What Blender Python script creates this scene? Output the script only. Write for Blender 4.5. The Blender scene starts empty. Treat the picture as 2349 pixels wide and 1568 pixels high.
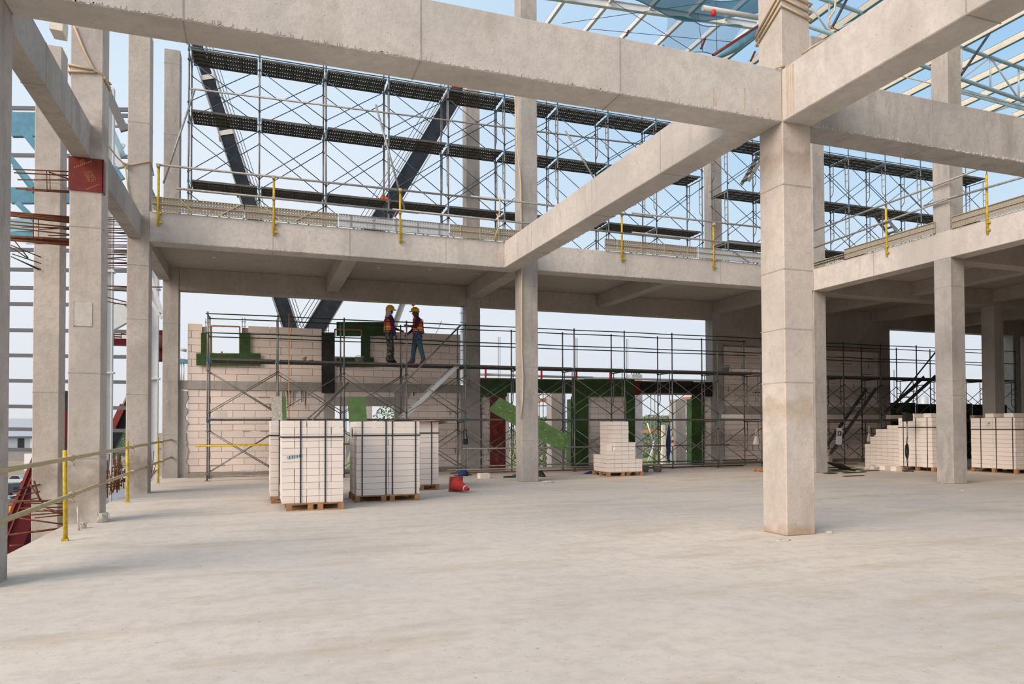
import bpy, bmesh, math, random
from mathutils import Vector, Matrix
random.seed(7)
# ------------------------------------------------------------------ camera, sky, sun, exposure
W, H = 2349.0, 1568.0
FPX, YAW, PITCH, ROLL, SHIFT, EYE = 1651.53, 0.3412, 0.0196, 0.0036, 0.0691, 1.386
def _axes():
    def lin(p):
        cy, sy = math.cos(YAW), math.sin(YAW)
        x = p[0]*cy - p[1]*sy; y = p[0]*sy + p[1]*cy; z = p[2]
        cp, sp = math.cos(PITCH), math.sin(PITCH)
        d = y*cp + z*sp; u = -y*sp + z*cp
        cr, sr = math.cos(ROLL), math.sin(ROLL)
        return (x*cr - u*sr, x*sr + u*cr, d)
    c = [lin(e) for e in ((1,0,0),(0,1,0),(0,0,1))]
    return [Vector((c[0][i], c[1][i], c[2][i])) for i in range(3)]
RIGHT, UP, FWD = _axes()
scene = bpy.context.scene
C = scene.collection
cam = bpy.data.cameras.new('camera'); camo = bpy.data.objects.new('camera', cam); C.objects.link(camo)
cam.sensor_fit = 'HORIZONTAL'; cam.sensor_width = 36.0; cam.lens = FPX*36.0/W; cam.shift_y = SHIFT
cam.clip_start = 0.05; cam.clip_end = 4000
m = Matrix.Identity(4)
for i in range(3):
    m[i][0] = RIGHT[i]; m[i][1] = UP[i]; m[i][2] = -FWD[i]
m[0][3], m[1][3], m[2][3] = 0, 0, EYE
camo.matrix_world = m
scene.camera = camo

world = bpy.data.worlds.new('hazy_sky'); scene.world = world; world.use_nodes = True
nt = world.node_tree; nt.nodes.clear()
tc = nt.nodes.new('ShaderNodeTexCoord'); sx = nt.nodes.new('ShaderNodeSeparateXYZ')
bgn = nt.nodes.new('ShaderNodeBackground'); wo = nt.nodes.new('ShaderNodeOutputWorld')
nt.links.new(tc.outputs['Generated'], sx.inputs[0])
def sky_ramp(stops):
    r_ = nt.nodes.new('ShaderNodeValToRGB'); nt.links.new(sx.outputs['Z'], r_.inputs[0]); el = r_.color_ramp.elements
    el[0].position, el[0].color = stops[0][0], (*stops[0][1], 1); el[1].position, el[1].color = stops[-1][0], (*stops[-1][1], 1)
    for p_, c_ in stops[1:-1]: el.new(p_).color = (*c_, 1)
    return r_
hazy = sky_ramp([(0.0, (.76, .775, .82)), (.14, (.81, .85, .91)), (.30, (.80, .87, .955)), (.48, (.64, .80, .95)), (1.0, (.48, .61, .80))])     # towards the veiled sun
clear = sky_ramp([(0.0, (.74, .765, .82)), (.14, (.74, .81, .90)), (.28, (.56, .75, .93)), (.42, (.33, .58, .86)), (1.0, (.28, .48, .78))])   # away from it
dt = nt.nodes.new('ShaderNodeVectorMath'); dt.operation = 'DOT_PRODUCT'; dt.inputs[1].default_value = (.80, .60, 0); nt.links.new(tc.outputs['Generated'], dt.inputs[0])
mr = nt.nodes.new('ShaderNodeMapRange'); mr.interpolation_type = 'SMOOTHSTEP'; mr.inputs[1].default_value = .60; mr.inputs[2].default_value = 1.0; nt.links.new(dt.outputs['Value'], mr.inputs[0])
mx = nt.nodes.new('ShaderNodeMix'); mx.data_type = 'RGBA'
nt.links.new(mr.outputs[0], mx.inputs[0]); nt.links.new(hazy.outputs[0], mx.inputs[6]); nt.links.new(clear.outputs[0], mx.inputs[7])
nt.links.new(mx.outputs[2], bgn.inputs[0]); nt.links.new(bgn.outputs[0], wo.inputs[0])
bgn.inputs[1].default_value = 1.0

sun = bpy.data.lights.new('sun', 'SUN'); suno = bpy.data.objects.new('sun', sun); C.objects.link(suno)
sun.energy = 3.9; sun.angle = math.radians(44); sun.color = (1.0, 0.83, 0.68)
suno.rotation_euler = Vector((0.78, 0.41, -0.47)).to_track_quat('-Z', 'Y').to_euler()
vs = scene.view_settings
vs.view_transform = 'Standard'; vs.look = 'None'; vs.gamma = 1.0; vs.use_curve_mapping = False
vs.exposure = 0.0

# ------------------------------------------------------------------ measuring helper: a sight line met with a plane of the place
def at(u, v, X=None, Y=None, Z=None):
    a = (u - W/2)/FPX; b = -(v - H/2 - SHIFT*W)/FPX
    d = RIGHT*a + UP*b + FWD
    t = X/d.x if X is not None else (Y/d.y if Y is not None else (Z - EYE)/d.z)
    return Vector((0, 0, EYE)) + d*t

# ------------------------------------------------------------------ mesh helpers
class MB:
    """collects shapes into one mesh"""
    def __init__(s): s.v = []; s.f = []; s.mi = []; s.cur = 0; s.sm = []
    def mat(s, i): s.cur = i; return s
    def add(s, vs, fs, smooth=False):
        n = len(s.v); s.v += [tuple(p) for p in vs]
        for f in fs: s.f.append(tuple(i+n for i in f)); s.mi.append(s.cur); s.sm.append(smooth)
        return s
    def box(s, x0, x1, y0, y1, z0, z1):
        return s.add([(x0,y0,z0),(x1,y0,z0),(x1,y1,z0),(x0,y1,z0),(x0,y0,z1),(x1,y0,z1),(x1,y1,z1),(x0,y1,z1)],
                     [(0,3,2,1),(4,5,6,7),(0,1,5,4),(1,2,6,5),(2,3,7,6),(3,0,4,7)])
    def hexa(s, p):      # 8 corner points, bottom ring then top ring
        return s.add(p, [(0,3,2,1),(4,5,6,7),(0,1,5,4),(1,2,6,5),(2,3,7,6),(3,0,4,7)])
    def bar(s, p, q, w, h, up=(0,0,1)):      # rectangular bar from p to q
        p, q = Vector(p), Vector(q); d = (q-p).normalized(); up = Vector(up)
        if abs(d.dot(up)) > 0.98: up = Vector((0,1,0))
        a = d.cross(up).normalized()*(w/2); b = a.cross(d).normalized()*(h/2)
        return s.hexa([p-a-b, p+a-b, q+a-b, q-a-b, p-a+b, p+a+b, q+a+b, q-a+b])
    def tube(s, p, q, r, n=6, r2=None, smooth=True):
        p, q = Vector(p), Vector(q); d = (q-p).normalized(); r2 = r if r2 is None else r2
        a = d.orthogonal().normalized(); b = d.cross(a)
        vs = []
        for c, rr in ((p, r), (q, r2)):
            for i in range(n):
                t = 2*math.pi*i/n; vs.append(c + a*math.cos(t)*rr + b*math.sin(t)*rr)
        fs = [(i, (i+1) % n, n+(i+1) % n, n+i) for i in range(n)]
        s.add(vs, fs, smooth)
        s.add([], [])
        n0 = len(s.v)-2*n
        s.f.append(tuple(n0+i for i in range(n-1,-1,-1))); s.f.append(tuple(n0+n+i for i in range(n)))
        s.mi += [s.cur]*2; s.sm += [False]*2
        return s
    def path(s, pts, r, n=6):
        pts = [Vector(p) for p in pts]; rings = []
        a = None
        for i, p in enumerate(pts):
            d = (pts[min(i+1, len(pts)-1)] - pts[max(i-1, 0)])
            d = d.normalized() if d.length > 1e-9 else Vector((0,0,1))
            if a is None: a = d.orthogonal().normalized()
            else:
                a = a - d*a.dot(d); a = a.normalized() if a.length > 1e-6 else d.orthogonal().normalized()
            b = d.cross(a); rr = r[i] if isinstance(r, (list, tuple)) else r
            rings.append([p + a*math.cos(2*math.pi*k/n)*rr + b*math.sin(2*math.pi*k/n)*rr for k in range(n)])
        vs = [v for g in rings for v in g]; fs = []
        for i in range(len(rings)-1):
            for k in range(n): fs.append((i*n+k, i*n+(k+1) % n, (i+1)*n+(k+1) % n, (i+1)*n+k))
        fs.append(tuple(range(n-1,-1,-1))); fs.append(tuple((len(rings)-1)*n+k for k in range(n)))
        return s.add(vs, fs, True)
    def lathe(s, prof, n=20, o=(0,0,0), M=None, smooth=True):     # prof: (r, z) bottom to top
        vs = []; fs = []; o = Vector(o)
        for r, z in prof:
            for i in range(n):
                t = 2*math.pi*i/n; p = Vector((r*math.cos(t), r*math.sin(t), z))
                vs.append((M @ p if M else p) + o)
        for j in range(len(prof)-1):
            for i in range(n): fs.append((j*n+i, j*n+(i+1) % n, (j+1)*n+(i+1) % n, (j+1)*n+i))
        fs.append(tuple(range(n-1,-1,-1))); fs.append(tuple((len(prof)-1)*n+i for i in range(n)))
        return s.add(vs, fs, smooth)
    def prism(s, poly, dvec):     # extrude a planar polygon by dvec
        dvec = Vector(dvec); n = len(poly)
        vs = [Vector(p) for p in poly] + [Vector(p)+dvec for p in poly]
        fs = [tuple(range(n-1,-1,-1)), tuple(range(n, 2*n))] + [(i, (i+1) % n, n+(i+1) % n, n+i) for i in range(n)]
        return s.add(vs, fs)
    def data(s, name, mats, bevel=0.0, seg=1):
        me = bpy.data.meshes.new(name); me.from_pydata(s.v, [], s.f)
        if not isinstance(mats, (list, tuple)): mats = [mats]
        for mm in mats: me.materials.append(MAT[mm])
        for p, i, sm in zip(me.polygons, s.mi, s.sm): p.material_index = i; p.use_smooth = sm
        bm = bmesh.new(); bm.from_mesh(me)
        bmesh.ops.recalc_face_normals(bm, faces=bm.faces)
        if bevel: bmesh.ops.bevel(bm, geom=[e for e in bm.edges], offset=bevel, segments=seg, affect='EDGES', profile=0.5)
        bm.to_mesh(me); bm.free(); me.update()
        return me
    def build(s, name, mats, parent=None, bevel=0.0, seg=1, **kw):
        return link(name, s.data(name, mats, bevel, seg), parent, **kw)

def link(name, data, parent=None, loc=None, rot=None, scale=None, label=None, cat=None, group=None, kind=None):
    o = bpy.data.objects.new(name, data); C.objects.link(o)
    if parent is not None: o.parent = parent
    if loc is not None: o.location = loc
    if rot is not None: o.rotation_euler = rot
    if scale is not None: o.scale = scale
    for k, val in (('label', label), ('category', cat), ('group', group), ('kind', kind)):
        if val: o[k] = val
    return o
def thing(name, label, cat, loc=(0,0,0), rot=None, group=None, kind=None):
    return link(name, None, None, loc, rot, None, label, cat, group, kind)
def copy_tree(o, parent=None):
    c = o.copy(); C.objects.link(c); c.parent = parent
    for ch in [x for x in o.children]: copy_tree(ch, c)
    return c

# ------------------------------------------------------------------ materials
MAT = {}
def nodes(name):
    mt = bpy.data.materials.new(name); mt.use_nodes = True; MAT[name] = mt
    n = mt.node_tree; b = n.nodes['Principled BSDF']
    return mt, n, b
def plain(name, col, rough=0.6, metal=0.0, var=0.0, scale=8.0, spec=0.3, rnd=0.0):
    mt, n, b = nodes(name)
    b.inputs['Roughness'].default_value = rough; b.inputs['Metallic'].default_value = metal
    b.inputs['Specular IOR Level'].default_value = spec
    b.inputs['Base Color'].default_value = (*col, 1)
    if var or rnd:
        t = n.nodes.new('ShaderNodeTexCoord'); nz = n.nodes.new('ShaderNodeTexNoise'); nz.inputs['Scale'].default_value = scale
        nz.inputs['Detail'].default_value = 5; n.links.new(t.outputs['Object'], nz.inputs['Vector'])
        mp = n.nodes.new('ShaderNodeMapRange'); mp.inputs[1].default_value = .3; mp.inputs[2].default_value = .7
        mp.inputs[3].default_value = 1-var; mp.inputs[4].default_value = 1+var; n.links.new(nz.outputs[0], mp.inputs[0])
        val = mp.outputs[0]
        if rnd:
            oi = n.nodes.new('ShaderNodeObjectInfo'); m2 = n.nodes.new('ShaderNodeMapRange')
            m2.inputs[3].default_value = 1-rnd; m2.inputs[4].default_value = 1+rnd*.5; n.links.new(oi.outputs['Random'], m2.inputs[0])
            mu = n.nodes.new('ShaderNodeMath'); mu.operation = 'MULTIPLY'; n.links.new(val, mu.inputs[0]); n.links.new(m2.outputs[0], mu.inputs[1]); val = mu.outputs[0]
        vm = n.nodes.new('ShaderNodeVectorMath'); vm.operation = 'SCALE'; vm.inputs[0].default_value = col
        n.links.new(val, vm.inputs['Scale']); n.links.new(vm.outputs[0], b.inputs['Base Color'])
    return mt
def concrete(name, base, dark, stain, stretch=(1,1,.25), big=.55, rough=.85, bump=.25, sc=1.0, stain_amt=.45, bands=()):
    """cast concrete: cloudy tone, vertical run marks, stains, pinholes"""
    mt, n, b = nodes(name); L = n.links.new
    b.inputs['Roughness'].default_value = rough; b.inputs['Specular IOR Level'].default_value = .2
    t = n.nodes.new('ShaderNodeTexCoord')
    def noise(scale, det, vec=None, rgh=.55):
        z = n.nodes.new('ShaderNodeTexNoise'); z.inputs['Scale'].default_value = scale; z.inputs['Detail'].default_value = det
        z.inputs['Roughness'].default_value = rgh
        L(vec or t.outputs['Object'], z.inputs['Vector']); return z.outputs[0]
    def rng(s, a, c, lo=0.0, hi=1.0):
        r = n.nodes.new('ShaderNodeMapRange'); r.inputs[1].default_value = a; r.inputs[2].default_value = c
        r.inputs[3].default_value = lo; r.inputs[4].default_value = hi; L(s, r.inputs[0]); return r.outputs[0]
    def mix(f, a, c):
        x = n.nodes.new('ShaderNodeMix'); x.data_type = 'RGBA'
        L(f, x.inputs[0])
        for i, v in ((6, a), (7, c)):
            if isinstance(v, tuple): x.inputs[i].default_value = (*v, 1)
            else: L(v, x.inputs[i])
        return x.outputs[2]
    mp = n.nodes.new('ShaderNodeMapping'); mp.inputs['Scale'].default_value = stretch; L(t.outputs['Object'], mp.inputs[0])
    c1 = mix(rng(noise(big*sc, 6, None, .6), .38, .64), base, dark)
    st = mix(rng(noise(3.2*sc, 6, mp.outputs[0], .7), .50, .72, 0, stain_amt), c1, stain)
    mot = noise(9*sc, 8, None, .75)
    c3 = mix(rng(mot, .46, .68, 0, .6), st, tuple(v*.68 for v in base))
    c3 = mix(rng(noise(1.7*sc, 9, None, .8), .55, .70, 0, .45), c3, tuple(v*.62 for v in base))
    c4 = mix(rng(noise(34*sc, 3), .66, .72, 0, .55), c3, tuple(v*.4 for v in dark))
    for zc, hw, amt, colr in bands:      # damp and rust marks with their own height on the shaft
        sp = n.nodes.new('ShaderNodeSeparateXYZ'); L(t.outputs['Object'], sp.inputs[0])
        nb = noise(4.0, 4); ad = n.nodes.new('ShaderNodeMath'); ad.operation = 'MULTIPLY_ADD'; L(nb, ad.inputs[0]); ad.inputs[1].default_value = hw*2.2; L(sp.outputs[2], ad.inputs[2])
        up_ = rng(ad.outputs[0], zc+hw*.1, zc+hw*1.1); dn = rng(ad.outputs[0], zc+hw*1.2, zc+hw*1.7, 1, 0)
        mm_ = n.nodes.new('ShaderNodeMath'); mm_.operation = 'MULTIPLY'; L(up_, mm_.inputs[0]); L(dn, mm_.inputs[1])
        c4 = mix(rng(mm_.outputs[0], 0, 1, 0, amt), c4, colr)
    L(c4, b.inputs['Base Color'])
    bp = n.nodes.new('ShaderNodeBump'); bp.inputs['Strength'].default_value = bump; bp.inputs['Distance'].default_value = .02
    L(mot, bp.inputs['Height']); L(bp.outputs[0], b.inputs['Normal'])
    return mt
concrete('concrete', (.615,.57,.53), (.47,.44,.415), (.33,.285,.24), bump=.5)
concrete('concrete_marked', (.58,.52,.465), (.46,.41,.37), (.33,.27,.215), bump=.5, bands=((.0, .22, .75, (.36,.25,.16)), (1.62, .26, .5, (.36,.26,.17)), (4.85, .25, .5, (.27,.20,.15))))
concrete('concrete_patched', (.56,.505,.455), (.43,.39,.36), (.30,.25,.205), bump=.55, stain_amt=.55, bands=((.55, .5, .7, (.27,.22,.175)), (3.0, .4, .3, (.34,.32,.30)), (5.8, .5, .5, (.26,.22,.18))))
concrete('concrete_grey', (.47,.435,.405), (.34,.32,.305), (.22,.195,.17), stain_amt=.7, bump=.55)
concrete('floor_concrete', (.685,.605,.52), (.545,.50,.46), (.47,.375,.285), stretch=(.22,.75,1), big=.30, sc=.7, bump=.2, stain_amt=.85)
concrete('mortar', (.34,.30,.265), (.26,.235,.215), (.20,.17,.15), big=2.0, bump=.5)
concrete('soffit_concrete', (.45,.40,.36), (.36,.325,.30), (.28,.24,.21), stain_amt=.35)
plain('run_mark', (.46,.38,.30), .9, var=.15)
plain('block', (.82,.715,.66), .9, var=.05, scale=14, spec=.1, rnd=.07)
plain('block_new', (.77,.70,.65), .9, var=.04, scale=14, spec=.1, rnd=.045)
plain('joint', (.34,.29,.255), .95, var=.15, scale=10)
plain('ply_green', (.036,.078,.020), .5, var=.22, scale=6, rnd=.3)
plain('ply_green_light', (.115,.21,.07), .5, var=.2, scale=5)
plain('ply_red', (.16,.025,.02), .4, var=.25, scale=7)
plain('ply_black', (.022,.018,.017), .5, var=.6, scale=7)
plain('ply_edge', (.45,.27,.12), .7, var=.2)
plain('plaster_mark', (.5,.47,.42), .9, var=.3, scale=20)
plain('print_tan', (.36,.15,.08), .6)
plain('galv', (.30,.295,.285), .5, .4, var=.18, scale=18)
plain('galv_bright', (.58,.60,.62), .4, .5, var=.12, scale=18)
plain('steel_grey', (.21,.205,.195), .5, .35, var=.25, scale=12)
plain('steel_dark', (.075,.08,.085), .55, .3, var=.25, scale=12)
plain('brace_blue', (.05,.085,.13), .5, .3, var=.2)
plain('coupler_blue', (.03,.15,.30), .5, .2)
plain('deck_edge', (.11,.105,.095), .55, .3, var=.2)
plain('rail_green', (.012,.045,.03), .45)
plain('yellow_paint', (.52,.36,.03), .5, var=.3, scale=14)
plain('rail_cream', (.44,.375,.225), .55, .15, var=.1, scale=6)
plain('pallet_wood', (.36,.20,.10), .8, var=.25, scale=9, rnd=.25)
plain('strap', (.03,.03,.035), .5)
plain('rope', (.55,.43,.28), .9, var=.15, scale=40)
plain('rope_orange', (.55,.28,.10), .9)
plain('rust', (.135,.05,.025), .8, .1, var=.4, scale=10)
plain('rebar_dark', (.06,.045,.04), .8, .1, var=.3)
plain('cone_red', (.62,.045,.035), .5, var=.12)
plain('cone_base', (.36,.075,.07), .7, var=.2)
plain('white_band', (.78,.76,.74), .5)
plain('helmet_yellow', (.72,.42,.015), .35, spec=.4)
plain('vest_orange', (.80,.11,.03), .7)
plain('vest_yellow', (.75,.55,.04), .6)
plain('reflector', (.62,.60,.56), .4)
plain('shirt_purple', (.075,.015,.085), .9)
plain('denim', (.065,.115,.165), .9, var=.35, scale=18)
plain('harness_blue', (.02,.05,.16), .7)
plain('skin', (.19,.085,.055), .6)
plain('cloth_grey', (.50,.47,.44), .9, var=.12)
plain('shoe_brown', (.16,.085,.055), .8)
plain('shoe_dark', (.03,.025,.03), .8)
plain('black_plastic', (.02,.02,.022), .45)
plain('cloth_blue', (.015,.035,.11), .9, var=.4, scale=14)
plain('bag_white', (.66,.60,.56), .8, var=.1)
plain('bag_red', (.50,.04,.05), .7)
plain('bucket_grey', (.35,.33,.30), .8, var=.25)
plain('bucket_yellow', (.72,.36,.03), .5)
plain('poster_dark', (.06,.065,.08), .6)
plain('boom_dark', (.022,.025,.032), .4, .2, var=.4, scale=2)
plain('boom_grey', (.30,.29,.28), .5, .2)
plain('boom_white', (.62,.60,.57), .5)
plain('boom_orange', (.60,.10,.03), .5)
plain('crane_red', (.10,.005,.011), .45, var=.1, scale=1)
plain('crane_red_light', (.26,.05,.04), .5)
plain('steel_white', (.66,.68,.70), .45, .1, var=.05)
plain('steel_cream', (.72,.66,.55), .5, .1, var=.06)
plain('steel_blue', (.13,.30,.40), .45, .2, var=.15, scale=3)
plain('steel_teal', (.30,.46,.52), .45, .2, var=.1)
plain('girt_grey', (.17,.17,.18), .5, .2)
plain('aluminium', (.62,.62,.62), .4, .5)
plain('dry_grass', (.33,.26,.17), .95, var=.3, scale=.6)
plain('soil', (.25,.205,.17), .95, var=.25, scale=.5)
plain('green_field', (.22,.27,.10), .95, var=.3, scale=.35)
plain('asphalt', (.28,.29,.31), .9, var=.1)
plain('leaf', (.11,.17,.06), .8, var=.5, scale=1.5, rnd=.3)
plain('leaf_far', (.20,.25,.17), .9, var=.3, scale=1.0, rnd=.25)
plain('bark', (.14,.10,.07), .9)
plain('car_white', (.80,.80,.80), .25, spec=.5)
plain('car_silver', (.45,.50,.55), .3, .3)
plain('car_dark', (.03,.035,.045), .3)
plain('car_glass', (.02,.025,.03), .1, spec=.6)
plain('roof_sheet', (.42,.46,.50), .5, .2)
plain('roof_white', (.72,.74,.76), .5)
plain('sign_white', (.8,.8,.8), .5)
plain('plastic_wrap', (.62,.63,.65), .3, var=.2, scale=3)
plain('pipe_white', (.60,.60,.56), .5)
plain('red_paint', (.60,.03,.03), .5)
plain('timber_orange', (.45,.20,.08), .8)
# perforated steel plank: holes are really see-through
mt, n, b = nodes('perforated')
b.inputs['Base Color'].default_value = (.085,.08,.075,1); b.inputs['Roughness'].default_value = .6; b.inputs['Metallic'].default_value = .2
def _perf(n, b, pitch, rad):
    t = n.nodes.new('ShaderNodeTexCoord'); s = n.nodes.new('ShaderNodeSeparateXYZ'); n.links.new(t.outputs['Object'], s.inputs[0])
    def ma(op, a, c=None):
        k = n.nodes.new('ShaderNodeMath'); k.operation = op
        for i, v in enumerate((a, c)):
            if v is None: continue
            if isinstance(v, (int, float)): k.inputs[i].default_value = v
            else: n.links.new(v, k.inputs[i])
        return k.outputs[0]
    fx = ma('SUBTRACT', ma('FRACT', ma('MULTIPLY', s.outputs[0], 1/pitch)), .5)
    fy = ma('SUBTRACT', ma('FRACT', ma('MULTIPLY', s.outputs[1], 1/pitch)), .5)
    d = ma('ADD', ma('MULTIPLY', fx, fx), ma('MULTIPLY', fy, fy))
    n.links.new(ma('GREATER_THAN', d, rad*rad), b.inputs['Alpha'])
_perf(n, b, .066, .25)
mt, n, b = nodes('perforated_tan')
b.inputs['Base Color'].default_value = (.29,.255,.21,1); b.inputs['Roughness'].default_value = .7; _perf(n, b, .062, .15)
mt, n, b = nodes('perforated_galv')
b.inputs['Base Color'].default_value = (.50,.50,.50,1); b.inputs['Roughness'].default_value = .5; b.inputs['Metallic'].default_value = .3; _perf(n, b, .062, .15)
# debris net, woven, half open
mt, n, b = nodes('net_blue'); b.inputs['Base Color'].default_value = (.02,.17,.33,1); b.inputs['Roughness'].default_value = .7
b.inputs['Alpha'].default_value = .30
mt, n, b = nodes('net_teal'); b.inputs['Base Color'].default_value = (.015,.20,.32,1); b.inputs['Roughness'].default_value = .7; b.inputs['Alpha'].default_value = .8
# camouflage cloth
mt, n, b = nodes('camo'); b.inputs['Roughness'].default_value = .9
t = n.nodes.new('ShaderNodeTexCoord'); z = n.nodes.new('ShaderNodeTexNoise'); z.inputs['Scale'].default_value = 16; z.inputs['Detail'].default_value = 3
n.links.new(t.outputs['Object'], z.inputs['Vector'])
r = n.nodes.new('ShaderNodeValToRGB'); r.color_ramp.interpolation = 'CONSTANT'
r.color_ramp.elements[0].color = (.02,.022,.018,1); r.color_ramp.elements[1].position = .46; r.color_ramp.elements[1].color = (.075,.075,.055,1)
x = r.color_ramp.elements.new(.56); x.color = (.19,.18,.15,1)
n.links.new(z.outputs[0], r.inputs[0]); n.links.new(r.outputs[0], b.inputs['Base Color'])
# ------------------------------------------------------------------ building frame (metres; x along the facade, y away from the camera, z up)
S = 0.450                     # column side
XL, XF, XH = -2.163, 6.293, 15.503        # right face of the edge row, left faces of the two inner rows
YF, YB, YI, YG, YD = 7.4065, 12.031, 12.543, 16.989, 22.0
ZB1, ZT1, ZB2, ZT2, ZB3, ZSOF = 5.252, 5.925, 5.3705, 6.022, 5.255, 5.87
SC = 0.426
XO = XL - SC                  # outer face of the edge row
XN, XM, XP = 23.42, 22.9, 30.8
YW = 22.15                    # face of the block walls
GZ = -7.6                     # ground outside

fl = MB(); fl.box(XO, 40, -7, 23.0, -0.28, 0.0)
fl.build('floor', 'floor_concrete', kind='structure')
def column(x0, y0, z0, z1, label, mat='concrete', sx=S, sy=S, seams=()):
    mb = MB(); mb.box(x0, x0+sx, y0, y0+sy, z0, z1)
    o = mb.build('concrete_column', mat, bevel=.012, label=label, cat='column', kind='structure')
    for z in seams:
        sb = MB(); e = .004
        sb.box(x0-e, x0+sx+e, y0-e, y0+sy+e, z-.006, z+.006)
        sb.build('lift_joint', 'concrete_grey', o)
    return o
def beam(p0, p1, w0, w1, z0, z1, label, mat='concrete', seams=(), name='concrete_beam', za=None):
    """p0->p1 along the beam line (x,y); w0,w1 signed offsets to its left/right normal"""
    p0, p1 = Vector((*p0, 0)), Vector((*p1, 0)); d = (p1-p0).normalized(); nrm = Vector((-d.y, d.x, 0))
    za = za or (z0, z1)       # heights at the far end
    c = [p0+nrm*w0, p0+nrm*w1, p1+nrm*w1, p1+nrm*w0]
    lo = [z0, z0, za[0], za[0]]; hi = [z1, z1, za[1], za[1]]
    mb = MB(); mb.hexa([Vector((c[i].x, c[i].y, lo[i])) for i in range(4)] + [Vector((c[i].x, c[i].y, hi[i])) for i in range(4)])
    o = mb.build(name, mat, bevel=.010, label=label, cat='beam', kind='structure')
    Ln = (p1-p0).length
    for s_ in seams:
        f = s_/Ln; zl = z0+(za[0]-z0)*f; zh = z1+(za[1]-z1)*f
        a = p0+d*(s_-.006); b2 = p0+d*(s_+.006); e = .004; w_lo, w_hi = min(w0, w1)-e, max(w0, w1)+e
        q = [a+nrm*w_lo, a+nrm*w_hi, b2+nrm*w_hi, b2+nrm*w_lo]
        sb = MB(); sb.hexa([Vector((v.x, v.y, zl-e)) for v in q] + [Vector((v.x, v.y, zh-.004)) for v in q])
        sb.build('formwork_seam', 'concrete_grey', o)
    return o
# --- columns
column(XO, YF, -7.6, 10.5, 'grey concrete column cut by the picture edge beside the yellow handrail', 'concrete_grey', SC, S)
colB = column(XO, YB, -7.6, 10.5, 'concrete column with red plywood collar near the parapet posts', 'concrete_patched', SC, S, (4.35, .95, 2.2))
column(XO, YG, -7.6, 9.9, 'edge column where the slab beam starts, rope knotted round it', 'concrete_patched', SC, S, (2.1, 3.7, 4.85, 7.9))
column(-2.46, YD, -7.6, 12.0, 'thin far column at the corner of the pale block wall', 'concrete_grey', .41, S, (1.2, 2.7, 4.3, 9.6, 11.6))
colF = column(XF, YF, 0, 11.0, 'large stained concrete column in the middle of the floor, beams meeting on it', 'concrete_marked', S, S, (1.94, 2.62, 3.38, 4.46))
colG = column(XF, YG, 0, 13.5, 'concrete column with a rope hanging down it before the green boards', 'concrete_grey', S, S, (1.05, 2.9, 4.95))
column(XH, YG, 0, 13.0, 'column peeping out behind the large stained column', 'concrete_grey', S, S, (2.1, ))
column(XH, YI, 0, 11.0, 'concrete column between the two strapped packs under the dark slab', 'concrete_grey', S, S, (2.1, 2.45, 4.7))
column(XF, YD, 0, 12.4, 'far column beside the block wall behind the two workers', 'concrete_grey', S, S, (4.9, 9.0))
column(XH, YD, 0, 12.4, 'far column where the dark block wall starts', 'concrete_grey', S, S, (3.6, 4.9))
column(XN, YD, 0, 6.0, 'dark far column at the end of the shaded block wall', 'concrete_grey', .43, S)
column(XP, YD, 0, 6.0, 'dark far column at the picture edge behind the pallets', 'concrete_grey', S, S)
column(XM, YG, 0, 5.9, 'dark column standing behind the strapped packs', 'concrete_grey', S, S, (2.45,))
# --- main beams
fs = [at(965, 100, Y=YF).x - XL, at(1422, 180, Y=YF).x - XL, at(420, 30, Y=YF).x - XL]
bFront = beam((XL, YF), (XF, YF), 0, S, ZB1, ZT1, 'long concrete beam crossing the top of the picture', seams=fs)
bRight = beam((XF+S, YF), (XM, YF), 0, S, ZB1, ZT1, 'concrete beam running off behind the stained column', 'concrete_grey', seams=[2.1, 5.2])
bNear = beam((XF, YF), (XF, -4), 0, S, ZB1, ZT1, 'beam coming overhead towards the viewer from the stained column', seams=[2.52])
bDiag = beam((XF, YG), (XF, YF+S), 0, -S, ZB2, ZT2, 'sloping-looking beam between the roped column and the stained column', seams=[1.9, 5.0, 7.4], za=(ZB1, ZT1))
xm = (XL+XF)/2
bEdge = beam((XL, YG), (XF, YG), 0, S, ZB2, ZT2, 'long edge beam of the upper slab carrying yellow rail posts', seams=[2.5, 4.2, 6.5])
bEdge2 = beam((XF+S, YG), (XH, YG), 0, S, ZB2, ZT2, 'edge beam of the upper slab behind the diagonal beam', seams=[2.5, 5.5])
beam((XH-.006, YG-.0), (XH-.006, -7), 0, S+.012, ZB2, ZT2, 'edge beam over the dark bay carrying two yellow posts', seams=[2.2, 6.6, 9])
# edge row beams, narrower than their columns
beam((XO+.02, YB), (XO+.02, YF+S), 0, .25, 5.37, 5.88, 'edge beam overhead between the cut-off column and the collared column', 'concrete_grey', seams=[2.4])
beam((XO+.02, YG), (XO+.02, YB+S), 0, .25, 5.42, 5.93, 'edge beam between collared column and slab corner', 'concrete_grey', seams=[2.9], za=(5.33, 5.86))
beam((XO+.02, YD), (XO+.02, YG+S), 0, .30, 5.5, ZSOF, 'short far edge beam under the upper slab', 'concrete_grey')
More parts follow.
